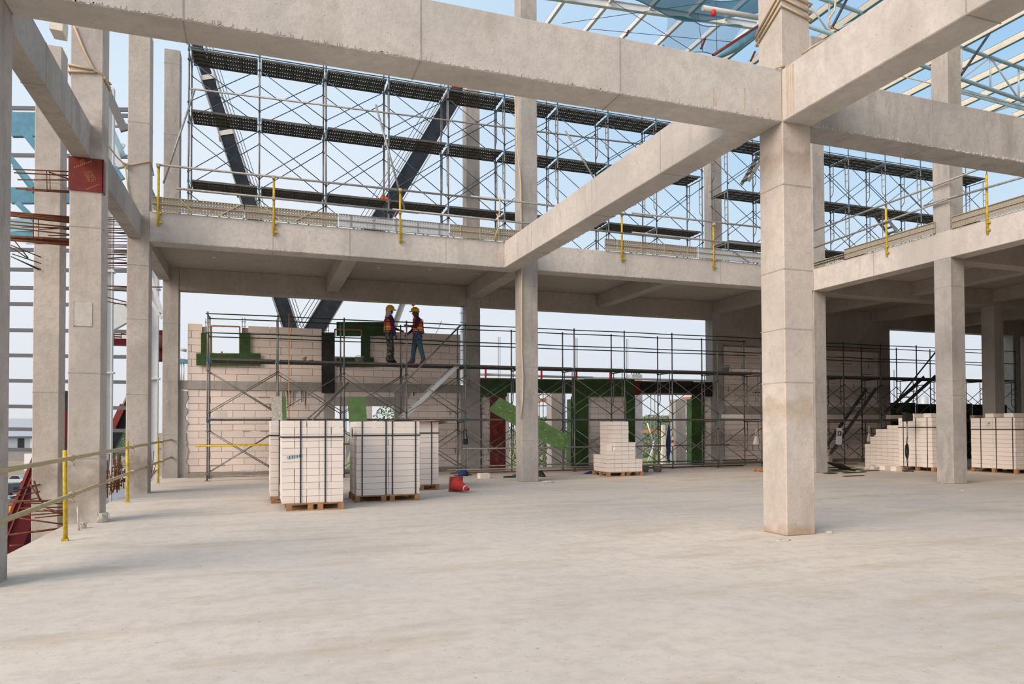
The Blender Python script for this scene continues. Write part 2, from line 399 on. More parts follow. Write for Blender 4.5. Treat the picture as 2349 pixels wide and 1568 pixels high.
# back row beams, joists under the slab
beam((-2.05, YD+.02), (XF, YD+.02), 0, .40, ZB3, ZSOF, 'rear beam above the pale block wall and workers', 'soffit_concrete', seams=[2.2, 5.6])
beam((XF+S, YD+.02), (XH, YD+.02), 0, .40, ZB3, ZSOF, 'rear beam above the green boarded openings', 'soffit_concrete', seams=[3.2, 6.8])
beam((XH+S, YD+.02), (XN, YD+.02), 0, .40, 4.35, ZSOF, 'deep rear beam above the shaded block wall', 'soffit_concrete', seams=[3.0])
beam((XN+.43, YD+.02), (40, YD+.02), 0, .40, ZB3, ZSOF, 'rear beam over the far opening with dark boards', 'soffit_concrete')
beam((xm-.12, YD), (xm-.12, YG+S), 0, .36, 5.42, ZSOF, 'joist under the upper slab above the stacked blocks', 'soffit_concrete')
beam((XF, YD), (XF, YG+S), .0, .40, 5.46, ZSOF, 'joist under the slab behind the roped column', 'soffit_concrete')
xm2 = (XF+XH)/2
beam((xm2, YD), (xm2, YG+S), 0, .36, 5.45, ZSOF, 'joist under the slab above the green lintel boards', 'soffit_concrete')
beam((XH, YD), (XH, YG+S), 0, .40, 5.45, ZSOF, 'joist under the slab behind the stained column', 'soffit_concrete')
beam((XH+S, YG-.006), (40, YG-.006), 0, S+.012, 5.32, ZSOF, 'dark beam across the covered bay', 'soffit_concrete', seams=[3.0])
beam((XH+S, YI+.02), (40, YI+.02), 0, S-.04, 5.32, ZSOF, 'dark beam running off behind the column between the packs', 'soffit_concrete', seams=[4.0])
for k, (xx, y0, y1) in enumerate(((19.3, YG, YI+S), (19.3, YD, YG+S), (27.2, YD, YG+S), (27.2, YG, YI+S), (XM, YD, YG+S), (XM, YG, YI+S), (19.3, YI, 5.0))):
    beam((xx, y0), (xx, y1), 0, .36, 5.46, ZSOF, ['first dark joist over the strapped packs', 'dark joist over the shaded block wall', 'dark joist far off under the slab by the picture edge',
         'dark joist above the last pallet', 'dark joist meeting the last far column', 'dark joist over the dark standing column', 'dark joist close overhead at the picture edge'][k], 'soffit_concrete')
# --- unseen walls added to keep light out of the covered bay
mb = MB(); mb.box(31.6, 31.8, 4, 23, 0, ZSOF); mb.build('shade_wall_right', 'soffit_concrete', kind='structure')
mb = MB(); mb.box(XH+.6, 31.6, 4.0, 4.2, 0, ZSOF); mb.build('shade_wall_front', 'soffit_concrete', kind='structure')
# unseen sheet added overhead to block sky light, behind and beside the viewer
mb = MB(); mb.hexa([(13, -12, 14.6), (44, -12, 11.6), (44, 11.5, 11.6), (13, 11.5, 14.6), (13, -12, 14.7), (44, -12, 11.7), (44, 11.5, 11.7), (13, 11.5, 14.7)]); mb.build('roof', 'steel_teal', kind='structure')
# --- upper slab
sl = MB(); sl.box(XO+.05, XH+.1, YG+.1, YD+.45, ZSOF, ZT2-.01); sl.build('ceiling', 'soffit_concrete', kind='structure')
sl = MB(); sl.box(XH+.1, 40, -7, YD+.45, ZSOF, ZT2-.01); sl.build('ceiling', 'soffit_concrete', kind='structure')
for (u, v) in ((765, 607), (868, 614), (985, 618), (490, 590), (1098, 628)):       # pale cast-in spots in the soffit
    p = at(u, v, Z=ZSOF)
    d = MB(); d.lathe([(.05, 0), (.05, .012)], 12); d.build('ceiling_inlay', 'bag_white', loc=(p.x, p.y, ZSOF-.008), kind='structure')
# red plywood collar on the edge column
z0, z1 = at(190, 438, Y=YB).z, at(190, 362, Y=YB).z
col = thing('plywood_collar', 'dark red plywood collar left round a concrete column', 'formwork')
mb = MB(); mb.box(XO-.012, XL+.012, YB-.02, YB-.002, z0, z1); mb.build('board', 'ply_red', col)
mb = MB(); mb.box(XL+.002, XL+.02, YB-.02, YB+.12, z0, z1); mb.build('board', 'ply_red', col)
def print_mark(mb, cx, cz, w, h, y, n=3):
    """block-printed panel mark: nested outline bars"""
    for i in range(n):
        a, b2 = w*(1-i*.3)/2, h*(1-i*.3)/2; t_ = .006
        for (xa, xb, za_, zb_) in ((-a, a, b2-t_, b2), (-a, a, -b2, -b2+t_), (-a, -a+t_, -b2, b2), (a-t_, a, -b2, b2)):
            c_, s_ = math.cos(.5), math.sin(.5)
            pts = [(cx+x_*c_-z_*s_, y, cz+x_*s_+z_*c_) for x_, z_ in ((xa, za_), (xb, za_), (xb, zb_), (xa, zb_))]
            mb.prism(pts, (0, -.002, 0))
mb = MB(); print_mark(mb, XO+.27, z0+.22, .10, .15, YB-.021); print_mark(mb, XO+.17, z1-.06, .07, .06, YB-.021)
for i in range(9):
    x_ = XO+.06+i*.026; zz = z1-.17+i*.014
    mb.box(x_, x_+.016, YB-.0225, YB-.0205, zz, zz+.022)
for i in range(7):
    x_ = XO+.22+i*.026; zz = z0+.02+i*.014
    mb.box(x_, x_+.016, YB-.0225, YB-.0205, zz, zz+.018)
mb.build('printed_mark', 'print_tan', col, kind='stuff')
# column standing outside the slab edge
column(-3.83, 15.2, GZ, 8.45, 'free-standing concrete column outside the slab edge behind the handrail', 'concrete_patched', .42, .45, (2.05, 5.9))

# honeycombed lower arrises and run marks of the beams
random.seed(41)
def arris(o, p, q, z0, out, hmax=.05, step=.022, za=None):
    p, q = Vector((*p, 0)), Vector((*q, 0)); L_ = (q-p).length; d = (q-p).normalized(); n_ = Vector((*out, 0))
    a_, b_ = MB(), MB(); s_ = .02
    while s_ < L_-.02:
        w_ = random.uniform(.008, .035); h_ = hmax*random.random()**3+.005; c = p+d*s_; z = z0+((za-z0)*s_/L_ if za is not None else 0)
        mb_ = a_ if random.random() < .95 else b_
        zz_ = z+random.uniform(-.004, .02)
        e0, e1 = c+n_*.0055, c+d*w_+n_*.0055; f0, f1 = c-n_*.01, c+d*w_-n_*.01
        mb_.hexa([(e0.x, e0.y, zz_), (e1.x, e1.y, zz_), (f1.x, f1.y, zz_), (f0.x, f0.y, zz_), (e0.x, e0.y, zz_+h_), (e1.x, e1.y, zz_+h_*.8), (f1.x, f1.y, zz_+h_*.8), (f0.x, f0.y, zz_+h_)])
        s_ += step*random.uniform(.6, 2.4)
    a_.build('rough_arris', 'concrete', o, kind='stuff'); b_.build('arris_pit', 'concrete_grey', o, kind='stuff')
arris(bFront, (XL, YF), (XF, YF), ZB1, (0, -1)); arris(bRight, (XF+S, YF), (XM, YF), ZB1, (0, -1)); arris(bEdge, (XL, YG), (XF, YG), ZB2, (0, -1), .035)
arris(bEdge2, (XF+S, YG), (XH, YG), ZB2, (0, -1), .035); arris(bDiag, (XF, YG), (XF, YF+S), ZB2, (-1, 0), .03, za=ZB1)
def streak(o, u, v0, v1, w_, Y=None, X=None, mat='run_mark'):
    mb = MB(); t_, l_ = at(u, v0, Y=Y, X=X), at(u, v1, Y=Y, X=X)
    if Y is not None: mb.prism([(t_.x-w_, Y, t_.z), (t_.x+w_, Y, t_.z), (l_.x+w_*.5, Y, l_.z), (l_.x-w_*.5, Y, l_.z)], (0, -.0012, 0))
    else: mb.prism([(X, t_.y-w_, t_.z), (X, t_.y+w_, t_.z), (X, t_.y+w_*.5, l_.z), (X, t_.y-w_*.5, l_.z)], (-.0012, 0, 0))
    mb.build('run_mark', mat, o)
for u, v0, v1 in ((1637, 203, 242), (1708, 202, 256), (1738, 248, 260), (1763, 257, 265), (1642, 215, 243)): streak(bFront, u, v0, v1, .012, Y=YF)
for u, w_ in ((1806, .03), (1813, .012), (1819, .02)): streak(bNear, u, 150 if u < 1810 else 146, 268 if u < 1810 else 262, w_, X=XF)
for u in (1140, 1158, 1166, 1175): streak(bEdge, u, 553, 605, .014, Y=YG)
# boxed-out patch cast into the collared column
p_, q_ = at(171, 747, Y=YB), at(212, 695, Y=YB)
mb = MB(); mb.box(p_.x, q_.x, YB-.008, YB, p_.z, q_.z); mb.build('cast_patch', 'concrete', colB, bevel=.003)
mb = MB(); mb.box(p_.x-.012, p_.x, YB-.003, YB, p_.z-.012, q_.z+.01); mb.box(p_.x-.012, q_.x, YB-.003, YB, p_.z-.012, p_.z); mb.build('patch_joint', 'mortar', colB)
# ------------------------------------------------------------------ block walls
UNIT = MB().box(-.5, .5, -.5, .5, -.5, .5)
BLK = {}
for nm in ('block', 'block_new'):
    BLK[nm] = UNIT.data('aac_block', nm, bevel=.0)
def blocks(parent, x_of, spans_at, z0, n, h=.2, Lb=.6, y=YW, depth=.09, mat='block', j=.010):
    """one block object per block, running bond, courses clipped to the spans"""
    for k in range(n):
        za, zb = z0+k*h, z0+(k+1)*h
        for (a, b2) in spans_at((za+zb)/2):
            off = (k % 2)*Lb/2
            x = x_of + off + math.floor((a-x_of-off)/Lb)*Lb
            while x < b2-1e-3:
                xa, xb = max(a, x), min(b2, x+Lb)
                if xb-xa > .05:
                    dy = random.uniform(-.003, .004)
                    link('aac_block', BLK[mat], parent, ((xa+xb)/2, y+depth/2+dy, (za+zb)/2), None, (xb-xa-j, depth, h-j))
                x += Lb
def wx(u, v=900, Y=YW): return at(u, v, Y=Y).x
def wz(u, v, Y=YW): return at(u, v, Y=Y).z
hC = .195
# left wall ------------------------------------------------------
xa, xb = wx(430), wx(1057)
zb0 = .13; zband0, zband1 = wz(600, 895), wz(600, 875)
xd0, xd1 = wx(768), wx(905)           # door-like opening
zl0, zl1 = wz(850, 931), wz(850, 910)
st1 = (wx(743), wx(768)); st2 = (wx(905), wx(927))
w1 = (wx(480), wx(551)); w2 = (wx(770), wx(828))
zw1b, zw2b, zw2t = wz(515, 812), wz(800, 821), wz(800, 771)
ztopL, ztopM, ztopR = wz(440, 747), wz(650, 754), wz(940, 762)
def spans_low(z):
    if z < zl1: return [(xa, st1[0]), (st2[1], xb)]
    return [(xa, st1[0]), (st1[1], st2[0]), (st2[1], xb)]
def spans_up(z):
    s_ = []
    if z < zw1b: s_.append((xa, wx(738)))
    else: s_ += [(xa, w1[0]-.19), (w1[1]+.18, wx(738))]
    if z < zw2b: s_.append((wx(768), xb))
    else: s_ += [(w2[1]+.03, xb)]
    return s_
core = MB()
for (a, b2) in ((xa, st1[0]), (st2[1], xb)): core.box(a, b2, YW+.03, YW+.17, 0, zband0)
core.box(st1[1], st2[0], YW+.03, YW+.17, zl1, zband0)
core.box(xa, w1[0]-.05, YW+.03, YW+.17, zband1, ztopL-.01)
core.box(w1[0]-.05, w1[1]+.05, YW+.03, YW+.17, zband1, zw1b-.02)
core.box(w1[1]+.05, wx(738), YW+.03, YW+.17, zband1, ztopM-.01)
core.box(wx(768), w2[1]+.03, YW+.03, YW+.17, zband1, zw2b-.02)
core.box(w2[1]+.03, xb, YW+.03, YW+.17, zband1, ztopR-.01)
wall = core.build('wall_back', 'joint', kind='structure')
blocks(wall, xa, spans_low, zb0, int((zband0-zb0)/hC+.3), h=(zband0-zb0)/int((zband0-zb0)/hC+.3))
nU = 8
blocks(wall, xa+.1, lambda z: [sp for sp in spans_up(z)], zband1, nU, h=(ztopR-zband1)/nU)
mb = MB(); mb.box(-2.05, xb, YW-.035, YW+.16, zband0, zband1); mb.build('tie_beam', 'concrete_grey', wall, bevel=.006)
mb = MB(); mb.box(st1[1]-.02, st2[0]+.02, YW-.02, YW+.16, zl0, zl1); mb.build('lintel', 'concrete_grey', wall, bevel=.006)
for (a, b2) in (st1, st2):
    mb = MB(); mb.box(a, b2, YW-.02, YW+.16, 0, zband0); mb.build('stiffener_column', 'concrete_grey', wall, bevel=.006)
# rough cast edge next to the corner column
pts = [(-2.05, 0)]; z = 0
while z < zband0: pts.append((xa+random.uniform(-.05, .035), z)); z += .09
pts += [(-2.05, zband0)]
mb = MB(); mb.prism([(p[0], YW-.03, p[1]) for p in pts], (0, .15, 0)); mb.build('cast_edge', 'concrete', wall)
mb = MB(); mb.box(xb, XF-.002, YW-.04, YW+.16, 0, zband1); mb.build('cast_edge', 'concrete_grey', wall)
mb = MB(); mb.box(xa-.05, xb, YW-.10, YW+.16, 0, zb0-.005); mb.build('mortar_bed', 'mortar', wall, bevel=.01)
# mortar drips and smears squeezed from the joints
random.seed(3)
mb = MB()
for i in range(60):
    x = random.uniform(xa+.1, xb-.2); k = random.randint(1, 20); z = zb0+k*hC
    if zband0-.1 < z < zband1+.15 or (xd0-.2 < x < xd1+.2 and z < zl1+.1) or z > 3.2: continue
    wdt = random.uniform(.08, .4)
    mb.box(x, x+wdt, YW-.012, YW+.01, z-.014, z+.012)
    if random.random() < .35: mb.box(x+wdt*.4, x+wdt*.4+.035, YW-.010, YW+.01, z-random.uniform(.06, .16), z)
for i in range(26):
    x = wx(635)+random.uniform(0, .85); mb.box(x, x+random.uniform(.008, .03), YW-.006, YW+.01, zband0-.05-.5*random.random()**2.5, zband0)
for i in range(14):
    x = wx(935)+random.uniform(0, .5); mb.box(x, x+random.uniform(.008, .03), YW-.006, YW+.01, zband0-.03-.22*random.random()**2.5, zband0)
mb.build('mortar_smear', 'joint', wall, kind='stuff')
# piers between the openings --------------------------------------
for u0, u1, v0 in ((1105, 1124, 905), (1345, 1438, 905), (1615, 1637, 905)):
    a, b2 = wx(u0), wx(u1); zt = wz((u0+u1)/2, v0)
    mb = MB(); mb.box(a, b2, YW+.03, YW+.17, 0, zt); p = mb.build('wall_pier', 'joint', kind='structure')
    nn = round((zt-.08)/.21)
    blocks(p, a-.15, lambda z, a=a, b2=b2: [(a, b2)], .08, nn, h=(zt-.08)/nn)
    mb = MB(); mb.box(a, b2, YW-.05, YW+.15, 0, .075); mb.build('mortar_bed', 'mortar', p)
    mb = MB()
    for i in range(14):
        z = .08+i*(zt-.08)/14; s_ = random.choice((a, b2)); mb.tube((s_-.09, YW-.01, z+random.uniform(0, .1)), (s_+.09, YW-.02, z+random.uniform(0, .1)), .006, 5)
    mb.build('wall_tie', 'rebar_dark', p, kind='stuff')
a, b2 = XF+S, XH; zt0, zt1 = wz(1400, 903), wz(1400, 872)
mb = MB(); mb.box(a, b2, YW-.045, YW+.25, zt0, zt1); mb.build('wall_lintel', 'concrete_grey', kind='structure')
# shaded wall beyond ------------------------------------------------
a, b2 = XH+S+.12, XN-.02; zt = 4.30
mb = MB(); mb.box(XH+S, b2, YW+.03, YW+.17, 0, 4.36); p = mb.build('wall_back', 'joint', kind='structure')
zg0, zg1 = wz(1800, 950), wz(1800, 932)
n1 = round((zg0-.1)/hC); blocks(p, a, lambda z: [(a, b2)], .1, n1, h=(zg0-.1)/n1)
n2 = round((zt-zg1)/hC); blocks(p, a+.2, lambda z: [(a, b2)], zg1, n2, h=(zt-zg1)/n2)
mb = MB(); mb.box(a-.1, b2, YW-.02, YW+.1, zg0, zg1); mb.build('tie_beam', 'concrete_grey', p)
mb = MB()
random.seed(5)
for i in range(120):
    x = random.uniform(a, b2-.4); k = random.randint(1, 20); z = .1+k*hC
    if zg0-.1 < z < zg1+.1: continue
    if random.random() < .6: mb.box(x, x+random.uniform(.1, .45), YW-.012, YW+.01, z-.012, z+.012)
    else: mb.box(x, x+.03, YW-.01, YW+.01, z-.18, z+.02)
mb.build('mortar_smear', 'joint', p, kind='stuff')
mb = MB(); mb.box(a-.1, b2, YW-.06, YW+.1, 0, .095); mb.build('mortar_bed', 'mortar', p)

# ------------------------------------------------------------------ formwork boards on the walls (each one loose board)
def board(u0, v0, u1, v1, mat, label, Y=YW-.07, th=.018, poly=None, battens=0, group=None):
    """board lying in a plane parallel to the wall; corners measured, real thickness and edge"""
    pl = poly or [(u0, v1), (u1, v1), (u1, v0), (u0, v0)]
    pts = [at(u, v, Y=Y) for u, v in pl]
    o = thing('formwork_board', label, 'formwork', group=group)
    mb = MB(); mb.prism(pts, (0, th, 0)); mb.build('panel', mat, o)
    return o, pts
board(461, 763, 481, 813, 'ply_green', 'short green board at the near jamb of the unfinished corner window')
board(550, 763, 574, 813, 'ply_green', 'short green board at the far jamb of the unfinished corner window')
board(450, 810, 598, 838, 'ply_green', 'wide streaked green board under the unfinished corner window', Y=YW-.09)
board(738, 762, 768, 901, 'ply_black', 'tall black stained board over the block wall beside the workers')
board(772, 738, 905, 770, 'ply_green', 'long dark green lintel board held by the two workers', Y=YW-.10)
board(780, 757, 826, 771, 'ply_green', 'dark green board filling the head of the window by the workers', Y=YW-.05)
board(828, 771, 849, 820, 'ply_green', 'upright green board at the window beside the camouflage worker')
board(772, 820, 858, 841, 'ply_green', 'low green sill board behind the mixing tub', Y=YW-.09)
board(1080, 869, 1163, 909, 'ply_green', 'green lintel board above the red board', Y=YW-.11)
board(1160, 870, 1312, 900, 'ply_green', 'lined green lintel board behind the roped column', Y=YW-.10)
board(1312, 869, 1456, 909, 'ply_green', 'deep green lintel board left of the small red plate', Y=YW-.12)
board(1455, 873, 1468, 906, 'ply_red', 'small dark red plate between green and black lintel boards', Y=YW-.13)
board(1467, 874, 1590, 901, 'ply_black', 'black lintel board above the bright opening', Y=YW-.11)
board(1588, 876, 1653, 909, 'ply_black', 'black board end against the far column', Y=YW-.12)
o, pts = board(1124, 909, 1160, 1081, 'ply_red', 'tall dark red printed plywood board in the wall opening')
mb = MB()
for u, v in ((1137, 990), (1150, 1020), (1139, 1052), (1152, 930)):
    q = at(u, v, Y=YW-.0705); print_mark(mb, q.x, q.z, .09, .17, YW-.0705)
for (u, v) in ((1128, 980), (1128, 1015), (1128, 1047), (1130, 1072)):
    for i in range(8):
        q = at(u+i*3.2, v-i*1.6, Y=YW-.0705); mb.box(q.x, q.x+.022, YW-.0725, YW-.0705, q.z, q.z+.02)
mb.build('printed_mark', 'print_tan', o, kind='stuff')
board(1310, 909, 1350, 1078, 'ply_green', 'tall dark green jamb board beside the fallen light green board', Y=YW-.08)
board(1437, 909, 1457, 1070, 'ply_green', 'narrow green jamb board behind the stepped block stack', Y=YW-.08)
board(1587, 878, 1616, 1068, 'ply_green', 'tall green jamb board by the hanging harness', Y=YW-.08)
# inner returns of the openings: boards set along y
def jamb(u, v0, v1, dep, mat, label, sgn):
    x = wx(u); z0_, z1_ = wz(u, v1), wz(u, v0)
    o = thing('formwork_board', label, 'formwork')
    mb = MB(); mb.box(x, x+.018*sgn, YW+.0, YW+dep, z0_, z1_); mb.build('panel', mat, o)
jamb(1310, 915, 1078, .35, 'ply_green_light', 'light green reveal board inside the middle opening', 1)
jamb(1587, 915, 1068, .35, 'ply_green_light', 'light green reveal board inside the bright opening', 1)
# fallen board
YQ = 20.30
o = thing('formwork_board', 'light green scratched board lying askew across the opening behind the roped column', 'formwork')
pl = [(1119, 940), (1147, 911), (1308, 1001), (1290, 1035)]
pts = [at(u, v, Y=YQ) for u, v in pl]
mb = MB(); mb.prism(pts, (0, .02, 0)); mb.build('panel', 'ply_green_light', o)
mb = MB(); random.seed(11)
ax = (pts[2]-pts[1]).normalized(); bx = (pts[0]-pts[1])
for i in range(34):
    t_ = random.uniform(.02, .3) if i < 22 else random.uniform(.85, .98); w_ = random.uniform(.05, .9); l_ = random.uniform(.03, .14)
    c_ = pts[1]+ax*(t_*(pts[2]-pts[1]).length)+bx*w_; e_ = bx.normalized()*.008
    k_ = random.choice((ax, (ax*.5-bx.normalized()*.8)))
    mb.prism([c_, c_+k_*l_, c_+k_*l_+e_, c_+e_], (0, -.0015, 0))
for t_, w_ in ((.42, .5), (.70, .38), (.93, .35), (.78, .8)):
    c_ = pts[1]+ax*(t_*(pts[2]-pts[1]).length)+bx*w_
    mb.prism([c_+ax*.02, c_+bx.normalized()*.02, c_-ax*.02, c_-bx.normalized()*.02], (0, -.002, 0))
mb.build('scrape_mark', 'plaster_mark', o, kind='stuff')
mb = MB(); mb.bar(pts[0]+Vector((-.02, .01, .02)), pts[0]+Vector((.03, .01, .05)), .05, .05); mb.build('timber_end', 'ply_edge', o)
# leaning green boards in front of the wall
def leaning(x0, x1, z1, ybot, ytop, label, dx=0, mat='ply_green', z0=.0, pale=False):
    o = thing('formwork_board', label, 'formwork')
    mb = MB(); q = [(x0, ybot, z0), (x1, ybot, z0), (x1+dx, ytop, z1), (x0+dx, ytop, z1)]
    mb.prism(q, (0, .02, 0)); mb.build('panel', mat, o)
    return o
p0, p1 = at(622, 908, Y=20.1), at(656, 908, Y=20.1)
o = leaning(p0.x+.06, p1.x+.06, p0.z, 19.7, 20.15, 'green board leaning upright behind the front strapped pack', -.06, 'ply_green_light')
mb = MB(); mb.prism([(p0.x+.06, 19.699, 0), (p0.x+.06+.27, 19.699, 0), (p0.x+.27, 20.149, p0.z), (p0.x, 20.149, p0.z)], (0, -.002, 0)); mb.build('plaster_film', 'plaster_mark', o)
p0, p1 = at(797, 909, Y=20.1), at(838, 909, Y=20.1)
leaning(p0.x+.11, p1.x+.11, p0.z, 19.6, 20.15, 'tilted green board leaning behind the wide strapped pack', -.11, 'ply_green_light')
# dark boards closing the far opening low down
for u0, u1, k in ((2043, 2100, 0), (2101, 2160, 1), (2161, 2230, 2), (2231, 2310, 3)):
    x0_, x1_ = wx(u0), wx(u1); zt = wz(2100, 926)
    o = thing('formwork_board', ['dark boarding beside the dark far column', 'dark boarding behind the stepped stack', 'dark boarding seen past the middle dark column', 'dark boarding behind the farther pallet', 'dark boarding at the picture edge'][k], 'formwork')
    mb = MB(); mb.box(x0_, x1_-.02, YW, YW+.03, 0, zt+(.0 if k % 2 else .04)); mb.build('panel', 'ply_green' if k % 2 == 0 else 'ply_black', o)
    for i in range(3):
        mb = MB(); xx = x0_+(x1_-x0_)*(i+.5)/3; mb.box(xx-.03, xx+.03, YW-.06, YW, 0, zt-.02); mb.build('batten', 'ply_black', o)
# window battens in the unfinished openings
for (ua, ub, va, vb, y, k) in ((485, 550, 747, 812, YW-.02, 0), (768, 829, 755, 771, YW-.16, 1)):
    o = thing('timber_surround', ['thin timber frame standing in the unfinished corner window', 'thin timber frame under the lintel board by the workers'][k], 'frame')
    A, B_, C_, D_ = at(ua, vb, Y=y), at(ua, va, Y=y), at(ub, va+2, Y=y), at(ub, vb, Y=y)
    for p, q_ in ((A, B_), (B_, C_), (C_, D_)):
        mb = MB(); mb.bar(p, q_, .04, .04); mb.build('batten', 'pallet_wood', o)
# starter bars rising from the wall tops
def starter(u, v0, v1, Y, label, n=2, gap=.07, ties=3):
    o = thing('rebar_starter', label, 'rebar')
    b_, t_ = at(u, v1, Y=Y), at(u, v0, Y=Y)
    for i in range(n):
        mb = MB(); mb.tube((b_.x+i*gap, Y, b_.z), (t_.x+i*gap*1.0, Y, t_.z), .008, 5); mb.build('bar', 'rebar_dark', o)
    for i in range(ties):
        z = b_.z+(t_.z-b_.z)*(i+.6)/(ties+.4); mb = MB(); mb.path([(b_.x-.02, Y-.02, z), (b_.x+gap*(n-1)+.02, Y-.02, z+.005), (b_.x+gap*(n-1)+.02, Y+.1, z), (b_.x-.02, Y+.1, z), (b_.x-.02, Y-.02, z)], .005, 4); mb.build('tie', 'rebar_dark', o)
starter(556, 728, 766, YW+.06, 'pair of thin bars rising from the green board of the corner window')
starter(472, 730, 766, YW+.06, 'pair of thin bars rising behind the scaffold corner post')
starter(748, 742, 770, YW+.06, 'bars rising from the black board column')
starter(1058, 700, 880, YW+.06, 'tall bars beside the far column behind the workers', 2, .05, 8)
starter(1143, 772, 872, YW+.06, 'bars rising above the green lintel near the roped column', 2, .06, 0)
starter(1321, 775, 868, YW+.06, 'two bars rising above the deep green lintel board', 2, .05, 0)
starter(1437, 777, 880, YW+.06, 'leaning bars above the stepped block stack', 2, .06, 0)
starter(2050, 848, 1072, YW+.06, 'thin bars rising beyond the dark boarding', 2, .05, 0)
# ------------------------------------------------------------------ scaffolds
def frame_mesh(w, h0, h1, mat):
    """welded ladder frame, local: legs at y=0 and y=w, from z=0 to h"""
    h = h1-h0; mb = MB(); r = .022
    for y in (0, w): mb.tube((0, y, 0), (0, y, h), r, 6)
    mb.tube((0, 0, h-.06), (0, w, h-.06), .018, 6)
    for s_, y0 in ((1, 0), (-1, w)):
        yi = y0+s_*.16
        mb.path([(0, yi, h-.06), (0, yi, h*.42), (0, yi-s_*.03, h*.36), (0, y0+s_*.02, h*.30)], .014, 5)
        for k in range(3): mb.tube((0, y0, h*(.52+.14*k)), (0, yi, h*(.52+.14*k)), .011, 5)
    return mb.data('scaffold_frame', mat)
def brace_mesh(L, za, zb, mat):
    mb = MB(); mb.tube((0, 0, za), (L, .012, zb), .0125, 5); mb.tube((0, .012, zb), (L, 0, za), .0125, 5)
    for x in (0, L):
        for z in (za, zb): mb.box(x-.03, x+.03, -.015, .02, z-.02, z+.02)
    return mb.data('cross_brace', mat)
def plank_mesh(L, wd):
    mb = MB()
    mb.box(0, L, 0, wd, 0, .004)
    mb.mat(1)
    for y in (0, wd-.012, wd*.5-.012): mb.box(0, L, y, y+.012, -.05, 0)
    for k in range(5):
        x = .02+(L-.06)*k/4; mb.box(x, x+.02, .012, wd-.012, -.042, -.001)
    return mb.data('deck_plank', ['perforated', 'deck_edge'])
def scaffold(label, X0, n, bay, yf, wd, z0, levels, legs_top, mats, group=None, decks=True, brace_top=None, skip=(), rails=()):
    o = thing('scaffold', label, 'scaffold', group=group)
    steel, brc = mats
    zz = [z0]+levels; fm = [frame_mesh(wd, zz[i], zz[i+1], steel) for i in range(len(levels))]
    bms = [brace_mesh(bay, .12*(zz[i+1]-zz[i]), .82*(zz[i+1]-zz[i]), brc) for i in range(len(levels))]
    pm = plank_mesh(bay-.10, wd/2-.02)
    cm = MB().box(-.030, .030, -.030, .030, -.04, .04).data('coupler', 'coupler_blue', bevel=.01)
    bp = MB().box(-.07, .07, -.07, .07, 0, .012).data('base_plate', 'steel_grey')
    for k in range(n+1):
        x = X0+k*bay
        for i in range(len(levels)):
            link('scaffold_frame', fm[i], o, (x, yf, zz[i]))
            for y in (yf, yf+wd): link('coupler', cm, o, (x, y, zz[i+1]-.02))
        for y in (yf, yf+wd): link('base_plate', bp, o, (x, y, z0))
        if k < n:
            for i in range(len(levels)):
                for y in (yf-.03, yf+wd+.03):
                    if (i, k) not in skip: link('cross_brace', bms[i], o, (x, y, zz[i]))
                if decks:
                    for q in (0, 1): link('deck_plank', pm, o, (x+.05, yf+.01+q*(wd/2), zz[i+1]+.03))
    return o
BAY = 1.752; X0 = -1.21; YS = 20.4; SW = .90
LV = [1.60, 3.19]
lo = scaffold('long low scaffold with green rails along the pale block wall and openings, workers on it', X0, 10, BAY, YS, SW, 0, LV, 0, ('steel_grey', 'steel_grey'))
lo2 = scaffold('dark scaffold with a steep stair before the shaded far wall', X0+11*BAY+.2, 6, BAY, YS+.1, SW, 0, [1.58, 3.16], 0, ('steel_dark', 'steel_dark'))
def guard(o, X0, n, bay, yf, wd, zd, ztop, rail_z, mat='rail_green', posts='steel_grey', ends=(0,)):
    for y, dz in ((yf, 0), (yf+wd, 0)):
        for k in range(n+1):
            mb = MB(); mb.tube((0, 0, 0), (0, 0, ztop-zd), .021, 6); link('guard_post', mb.data('guard_post', posts), o, (X0+k*bay, y, zd))
        for z in rail_z:
            for k in range(n):      # one rail per bay, overlapping at the posts
                mb = MB(); mb.tube((-.05, -.03, .012*(k % 2)), (bay+.05, -.03, .012*((k+1) % 2)), .016, 5); link('guard_rail', mb.data('guard_rail', mat), o, (X0+k*bay, y, z))
    for k in ends:
        for z in rail_z:
            mb = MB(); mb.tube((X0+k*bay, yf, z), (X0+k*bay, yf+wd, z), .014, 5); mb.build('guard_rail', mat, o)
guard(lo, X0, 10, BAY, YS, SW, 3.19, 4.44, (4.38, 3.88), posts='galv')
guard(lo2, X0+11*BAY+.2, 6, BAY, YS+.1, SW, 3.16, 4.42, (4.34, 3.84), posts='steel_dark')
# loose ledger tubes tied along the foot of the scaffold and mid height
for (z, y, a, b2, m_) in ((.14, YS-.06, 5.2, 16.6, 'steel_grey'), (.05, YS-.10, 5.3, 15.5, 'rust'), (.22, YS+.2, -.4, 2.2, 'galv'), (.11, YS+.05, -1.3, 5.0, 'steel_grey'), (.75, YS-.05, 5.7, 15.0, 'steel_grey'), (.92, YS-.05, -1.5, 2.6, 'yellow_paint'), (.20, YS+.55, 5.2, 16.6, 'steel_grey')):
    mb = MB(); mb.tube((a, y, z), (b2, y+.03, z+.01), .024, 6); mb.build('ledger_tube', m_, lo)
